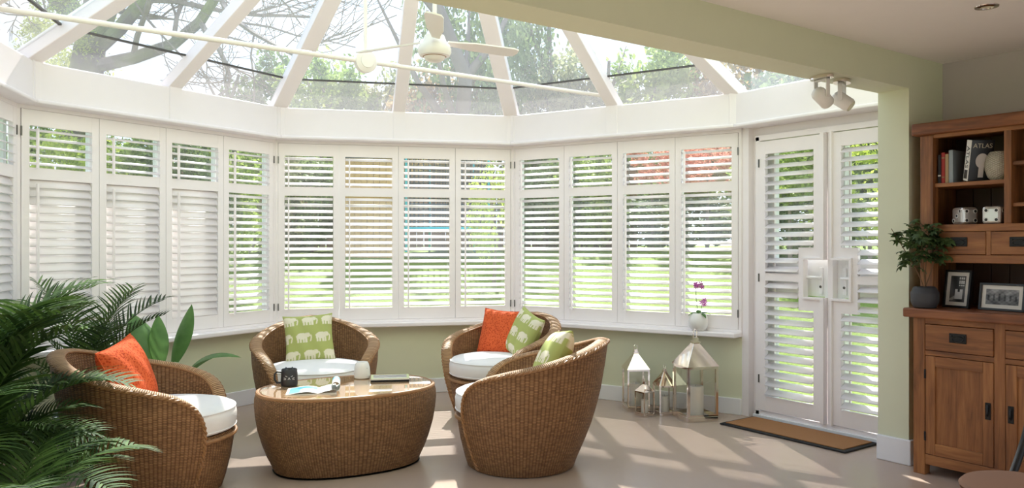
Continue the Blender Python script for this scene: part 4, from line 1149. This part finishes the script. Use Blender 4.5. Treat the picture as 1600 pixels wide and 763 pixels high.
for k in range(10): fr_.append((2, camr(k*36+rng.uniform(-15, 15)), R(rng.uniform(-24, 4)), rng.uniform(.7, .9), .08))
for k in range(12): fr_.append((2, camr(-70+k*14+rng.uniform(-6, 6)), R(rng.uniform(-34, 0)), rng.uniform(.55, .78), .06))
palm('areca_palm', 'large bushy green palm at the left picture edge', x, y, 'slate', .17, .30, fr_, AF)
x, y = at(-1.90, 2.95)
fr_ = []
for k in range(10): fr_.append((2, camr(k*36+rng.uniform(-15, 15)), R(rng.uniform(-26, 0)), rng.uniform(.62, .8), .05))
for k in range(7): fr_.append((1, camr(k*51+rng.uniform(-15, 15)), R(rng.uniform(-22, 0)), rng.uniform(.6, .72), .05))
palm('parlour_palm', 'low bright green palm in the bottom left corner', x, y, 'slate', .13, .26, fr_, AF)
# broad-leaved plant
x, y = at(-2.27, 5.12)
bl = thing('broad_leaf_plant', 'plant with a few broad banana-like leaves behind the left armchair', 'potted plant', (x, y, 0))
MB().lathe([(0, 0), (.10, 0), (.14, .24), (.145, .25), (.13, .25), (.12, .22), (0, .22)], 32).build('pot', 'lavender_pot', bl, True)
MB().lathe([(0, .222), (.125, .222)], 24).build('soil', 'soil', bl)
for az, rise, pl_, L, wd, dp in ((camr(65), R(72), .32, .40, .075, R(10)), (camr(-5), R(55), .30, .42, .075, R(85)), (camr(150), R(74), .34, .36, .11, R(40)), (camr(120), R(80), .3, .34, .06, R(25)), (camr(215), R(70), .30, .38, .10, R(60))):
    d = Vector((math.cos(az)*math.cos(rise), math.sin(az)*math.cos(rise), math.sin(rise))); e = Vector((0, 0, .22))+d*pl_
    st = MB().tube([(0, 0, .21), Vector((0, 0, .22))+d*pl_*.5, e], [.009, .007, .005], 6).build('leaf_stalk', 'broad', bl, True)
    q = MB(); strap(q, e, az, L, wd, rise, dp, 12, .35); q.build('leaf', 'broad', bl, True)
# ------------------------------------------------------------------ the garden
def gz(x, y):
    rho = math.hypot(x-CX, y-CY)
    return -.16+max(0, min(rho, 10.7)-3.8)*.19
lm = MB(); NR, NAz = 40, 96
def lawnp(i, j):
    rho = .3+(i/NR)**1.6*70; a = 2*PI*j/NAz; x, y = CX+rho*math.cos(a), CY+rho*math.sin(a)
    return (x, y, (gz(x, y) if y > 1 else -.16) + (.0 if rho < 4 else .03*math.sin(x*1.3)*math.sin(y*1.7))), (0, 0)
lm.grid(lawnp, NR, NAz); tag(lm.build('ground_lawn', 'lawn', smooth=True), kind='structure')
def gat(px, d):                                    # bearing (as a fraction right of straight ahead) and distance
    x, y = at((px-800)/1237*d, d); return x, y
# boundary fence: posts and single boards
BRD = {}
def fence(lab, pts):
    f = thing('garden_fence', lab, 'fence', (pts[0][0], pts[0][1], gz(*pts[0])), 0, None); n = 0
    bd = MB().box(-.078, .078, -.01, .01, .05, 1.8).mesh('board', 'fence'); po = MB().box(-.05, .05, -.05, .05, 0, 1.9).mesh('post', 'fence')
    o = Vector(f.location)
    for (a, b) in zip(pts, pts[1:]):
        a, b = Vector((a[0], a[1], 0)), Vector((b[0], b[1], 0)); L = (b-a).length; e = (b-a)/L; rz = math.atan2(e.y, e.x)
        for q in range(int(L/1.9)+1):
            p = a+e*q*1.9; p.z = gz(p.x, p.y); inst('post', po, f, p-o, (0, 0, rz))
        m = int(L/.17)
        for q in range(m):
            p = a+e*(q+.5)*.17; p.z = gz(p.x, p.y)+.02*((q*7) % 3-1); inst('board', bd, f, p-o+Vector((-e.y*(.02 if q % 2 else -.02), e.x*(.02 if q % 2 else -.02), 0)), (0, 0, rz))
fence('tall brown board fence closing the garden behind the lawn', [gat(250, 17.5), gat(560, 18.5), gat(800, 18.5), gat(1000, 17)])
# shed
sx, sy = gat(574, 14.5)
sh = thing('garden_shed', 'tan boarded garden shed seen through the centre shutters', 'shed', (sx, sy, gz(sx, sy)-.05), -YAW)
for i in range(8): MB().box(-.46+i*.115+.004, -.46+(i+1)*.115-.004, -.02, .02, 0, 1.85).build('board', 'shed', sh)
MB().box(-.44, .44, .03, 1.3, 0, 1.83).build('shed_body', 'shed', sh)
rm = MB(); rm.add([(-.55, -.12, 1.84), (.55, -.12, 1.84), (.55, 1.45, 1.95), (-.55, 1.45, 1.95), (-.55, -.12, 1.9), (.55, -.12, 1.9), (.55, 1.45, 2.01), (-.55, 1.45, 2.01)], [(0, 3, 2, 1), (4, 5, 6, 7), (0, 1, 5, 4), (1, 2, 6, 5), (2, 3, 7, 6), (3, 0, 4, 7)])
rm.build('shed_roof', 'felt', sh)
# trampoline with net
tx, ty = gat(690, 15.2)
tr = thing('trampoline', 'trampoline with turquoise pad and dark safety net', 'trampoline', (tx, ty, gz(tx, ty)))
NTp = 32; ringp = lambda r, z: [(r*math.cos(2*PI*k/NTp), r*math.sin(2*PI*k/NTp), z) for k in range(NTp+1)]
MB().lathe([(.74, .42), (.76, .46), (.9, .46), (.93, .42), (.9, .40), (.76, .40)], NTp).build('pad', 'turquoise', tr, True)
MB().lathe([(0, .41), (.76, .41)], NTp).build('bed', 'black', tr)
for k in range(6):
    a = R(60*k+15); x, y = .92*math.cos(a), .92*math.sin(a)
    MB().tube([(x, y, 0), (x, y, 1.75)], .022, 8).build('pole', 'turquoise', tr, True)
nm = MB()
for k in range(56):
    a = 2*PI*k/56; nm.tube([(.9*math.cos(a), .9*math.sin(a), .46), (.9*math.cos(a), .9*math.sin(a), 1.7)], .012, 3, False)
for z in [.56+.1*q for q in range(12)]: nm.tube(ringp(.9, z), .010, 3, False)
tag(nm.build('safety_net', 'net', tr), kind='stuff')
# slide
sx, sy = gat(447, 16.2)
sl_ = thing('play_slide', 'turquoise plastic play slide on the lawn behind the centre bay', 'slide', (sx, sy, gz(sx, sy)), R(0)-YAW); sl_.scale = (.9, .9, 1.45)
prof = [(-.32, 1.02), (-.2, 1.0), (-.05, .74), (.12, .36), (.26, .14), (.42, .08)]
q = MB(); vs = []
for (x, z) in prof: vs += [(x, -.2, z+.1), (x, -.2, z), (x, .2, z), (x, .2, z+.1)]
q.add(vs, [(4*i+j, 4*i+j+1, 4*i+5+j, 4*i+4+j) for i in range(len(prof)-1) for j in range(3)])
so_ = q.build('chute', 'turquoise', sl_); so_.modifiers.new('thick', 'SOLIDIFY').thickness = .03
for s in (-1, 1): MB().tube([(-.5, s*.18, 0), (-.3, s*.18, 1.05)], .03, 8).build('ladder_rail', 'turquoise', sl_, True)
for k in range(4): MB().tube([(-.46+.045*k, -.18, .2+.23*k), (-.46+.045*k, .18, .2+.23*k)], .02, 6).build('rung', 'turquoise', sl_)

# trees
def leaves_mesh(name, mat, seed, n, clusters, ext, size, hollow=.45):
    rng = np.random.default_rng(seed)
    cc = rng.normal(size=(clusters, 3)); cc /= np.linalg.norm(cc, axis=1)[:, None]; cc *= (hollow+(1-hollow)*rng.random((clusters, 1))**.6); cc[:, 2] = np.where(cc[:, 2] < -.75, -.6, cc[:, 2])
    cr = .16+.16*rng.random(clusters)
    k = rng.integers(0, clusters, n)
    d = rng.normal(size=(n, 3)); d /= np.linalg.norm(d, axis=1)[:, None]
    P = cc[k]+d*(cr[k]*rng.random(n)**.45)[:, None]
    P *= np.array(ext)
    a = rng.normal(size=(n, 3)); a[:, 2] *= .6; a /= np.linalg.norm(a, axis=1)[:, None]
    b = np.cross(a, rng.normal(size=(n, 3))); b /= np.linalg.norm(b, axis=1)[:, None]
    s = size*(.6+.8*rng.random(n))[:, None]
    V = np.empty((n, 4, 3)); V[:, 0] = P-a*s; V[:, 1] = P+b*s*.5; V[:, 2] = P+a*s; V[:, 3] = P-b*s*.5
    me = bpy.data.meshes.new(name); me.vertices.add(n*4); me.vertices.foreach_set('co', V.reshape(-1))
    me.loops.add(n*4); me.loops.foreach_set('vertex_index', np.arange(n*4)); me.polygons.add(n)
    me.polygons.foreach_set('loop_start', np.arange(n)*4); me.update(calc_edges=True); me.materials.append(M[mat]); return me
def trunk_mesh(name, seed, H, r, nb=7, mat='bark'):
    rng = random.Random(seed); m = MB(); pts = [(0, 0, 0)]
    for k in range(1, 7): pts.append((pts[-1][0]+rng.uniform(-.12, .12), pts[-1][1]+rng.uniform(-.12, .12), H*k/6))
    m.tube(pts, [r*(1-.75*k/6) for k in range(7)], 8)
    for q in range(nb):
        f = .35+.6*q/nb; b = Vector(pts[int(f*6)]); az = rng.uniform(0, 6.3); L = H*rng.uniform(.3, .45)
        m.tube([b, b+Vector((math.cos(az)*L*.4, math.sin(az)*L*.4, L*.35)), b+Vector((math.cos(az)*L*.8, math.sin(az)*L*.8, L*.9))], [r*.4, r*.28, r*.08], 6)
    return m.mesh(name, mat, True)
TM = {}
for key, mat, seed, n, cl, sz, hol in (('a', 'tree_a', 1, 9000, 70, .075, .4), ('b', 'tree_b', 2, 8000, 60, .075, .4), ('c', 'tree_c', 3, 10000, 80, .075, .4), ('sparse', 'tree_c', 4, 5200, 90, .07, .3),
                              ('warm', 'tree_warm', 5, 8000, 60, .075, .4), ('red', 'tree_red', 6, 6000, 50, .07, .4), ('lime', 'tree_lime', 7, 5000, 50, .06, .4)):
    TM[key] = leaves_mesh('foliage', mat, seed, n, cl, (1, 1, 1), sz/1.6, hol)
TK = [trunk_mesh('trunk', 31+i, 1.0, .045) for i in range(3)]
def tree(name, lab, px, d, key, rad, rz_, base, top, cat='tree', group='trees and shrubs around the lawn', seed=0):
    """crown of half width rad, from height base to top above its ground"""
    if cat == 'tree': d, rad, base, top = d*1.25, rad*1.25, base*1.25, top*1.25
    x, y = gat(px, d); g = gz(x, y); t = thing(name, lab, cat, (x, y, g-.05), R(rz_), group)
    hz = (top-base)/2
    inst('crown', TM[key], t, (0, 0, base+hz), None, (rad/1.1, rad/1.1, hz/1.1))
    if cat == 'tree': inst('trunk', TK[seed % 3], t, (0, 0, 0), None, (max(3.0, top*.62),)*2+(top*.85,))
    else: MB().tube([(0, 0, 0), (.03, 0, base+hz*.6)], [.04, .02], 6).build('stem', 'bark', t)
T = tree
T('leafy_tree', 'bushy green tree left of the tie bar hub', 425, 23, 'c', 1.8, 10, .6, 5.7, seed=0)
T('leafy_tree', 'broad green tree directly below the tie bar hub', 520, 21, 'a', 1.9, 80, .5, 5.5, seed=1)
T('leafy_tree', 'olive tree right of the tie bar hub', 610, 23, 'b', 1.6, 140, .5, 5.5, seed=2)
T('airy_tree', 'tall airy dark tree behind the ceiling fan', 738, 19, 'sparse', 1.55, 20, 1.2, 9.0, seed=0)
T('airy_tree', 'tall airy tree right of the ceiling fan', 812, 21, 'sparse', 1.5, 200, 1.0, 7.0, seed=1)
T('leafy_tree', 'warm green tree below the ceiling fan', 690, 20, 'warm', 1.5, 60, .5, 5.2, seed=2)
T('leafy_tree', 'rounded olive tree under the beam, right of the airy trees', 885, 21, 'b', 1.8, 250, .4, 5.7, seed=1)
T('leafy_tree', 'sunlit yellow-green tree below the beam', 1030, 19, 'a', 2.0, 300, .4, 5.4, seed=0)
T('leafy_tree', 'warm brown-leaved tree near the spotlights', 1160, 18, 'warm', 1.8, 330, .3, 5.4, seed=2)
T('leafy_tree', 'dark green tree beyond the French doors', 1290, 16, 'c', 1.9, 15, .2, 4.6, seed=1)
T('leafy_tree', 'green tree beyond the French doors, hidden by the nib', 1400, 15, 'a', 1.8, 45, .2, 4.2, seed=0)
T('coral_shrub', 'coral-pink shrub behind the right bay shutters', 1105, 15.5, 'red', 1.05, 20, 1.1, 2.5, 'shrub')
T('coral_shrub', 'smaller coral shrub left of the larger coral one', 1020, 15.8, 'red', .6, 120, 1.3, 2.4, 'shrub')
T('green_shrub', 'dark green shrub in the right bay, leftmost', 850, 17.0, 'c', 1.1, 50, -.1, 2.0, 'shrub')
T('green_shrub', 'mid green shrub in the right bay beside the dark one', 925, 16.5, 'a', 1.05, 90, -.1, 2.4, 'shrub')
T('green_shrub', 'dark green shrub below the coral shrubs', 1060, 16.5, 'c', 1.5, 150, -.1, 1.6, 'shrub')
T('lime_shrub', 'lime-yellow shrub behind the rightmost centre shutter', 772, 12.5, 'lime', .45, 10, .2, 2.2, 'shrub')
T('green_shrub', 'dark shrub between slide and shed', 488, 15.5, 'c', 1.0, 210, -.1, 2.0, 'shrub')
T('green_shrub', 'olive shrub at the left end of the centre bay', 420, 15.0, 'b', .95, 20, -.1, 2.3, 'shrub')
for i, (px, d, k, lab) in enumerate(((40, 10.5, 'a', 'leftmost'), (115, 10, 'lime', 'second'), (195, 10.5, 'a', 'third'), (275, 11, 'c', 'fourth'), (340, 11.5, 'a', 'fifth'))):
    T('hedge_shrub', '%s green hedge shrub from the left behind the left bay' % lab, px, d, k, .8, 40*i, .2, 2.5, 'shrub')
T('green_shrub', 'bright green shrub behind the French door shutter', 1235, 12.5, 'a', 1.0, 70, .9, 2.5, 'shrub')
T('green_shrub', 'dark low shrub behind the French door shutter', 1250, 13.5, 'c', 1.3, 100, -.1, 1.4, 'shrub')
T('green_shrub', 'pale green shrub behind the second French door', 1360, 12.0, 'lime', 1.1, 170, -.1, 2.6, 'shrub')

# bare mossy tree on the left
def bare_tree():
    rng = random.Random(12); big = MB(); tw = MB()
    Fd = Vector((CB, SB, 0)); Rt = Vector((SB, -CB, 0)); Up = Vector((0, 0, 1))
    def grow(p, d, L, r, lev):
        pts = [p.copy()]; n = 6 if lev < 3 else 4; dd = d.copy()
        for k in range(n):
            dd = (dd+Vector((rng.gauss(0, .16), rng.gauss(0, .16), rng.gauss(.03, .13)))).normalized(); p = p+dd*L/n; pts.append(p.copy())
        (big if lev < 2 else tw).tube(pts, [max(.005, r*(1-.55*k/n)) for k in range(n+1)], 7 if lev < 2 else 4, False)
        if lev >= 5: return
        m = (4, 5, 5, 4, 3)[lev]
        for q in range(m):
            f = .3+.7*(q+rng.random()*.6)/m; b = pts[min(n, int(f*n)+0)]
            ax = Vector((rng.gauss(0, 1), rng.gauss(0, 1), rng.gauss(.15, .7))).normalized()
            nd = (dd*.75+ax*.85).normalized()
            grow(b, nd, L*rng.uniform(.5, .72), max(.006, r*(.5 if lev else .55)*(1-.3*f)), lev+1)
    x, y = gat(118, 12.5); g = gz(x, y)
    t = thing('bare_tree', 'large bare tree with mossy trunk above the left bay', 'tree', (x, y, g-.1), 0, 'trees and shrubs around the lawn')
    trunk = [Vector((0, 0, 0)), Rt*.05+Up*1.4, Rt*.12+Up*2.6, Rt*.25+Up*3.6]
    big.tube([tuple(p) for p in catmull(trunk, 4)], [.36-.012*k for k in range(13)], 12)
    c = trunk[-1]
    for d_, L, r in ((Rt*.55+Up*1.0, 3.4, .17), (Rt*-.75+Up*.75, 2.6, .14), (Rt*1.0+Up*.16, 4.2, .11), (Rt*.1+Fd*.4+Up, 3.0, .13), (Rt*-.3-Fd*.7+Up*.6, 2.2, .1), (Rt*.9+Up*.55-Fd*.2, 3.8, .12)):
        grow(c-Up*rng.uniform(0, .5), d_.normalized(), L, r, 1)
    big.build('trunk', 'moss_bark', t, True)
    tag(tw.build('twigs', 'bark', t), kind='stuff')
    inst('ivy', TM['lime'], t, Rt*-.1+Up*3.5, None, (.75, .6, .8))
bare_tree()
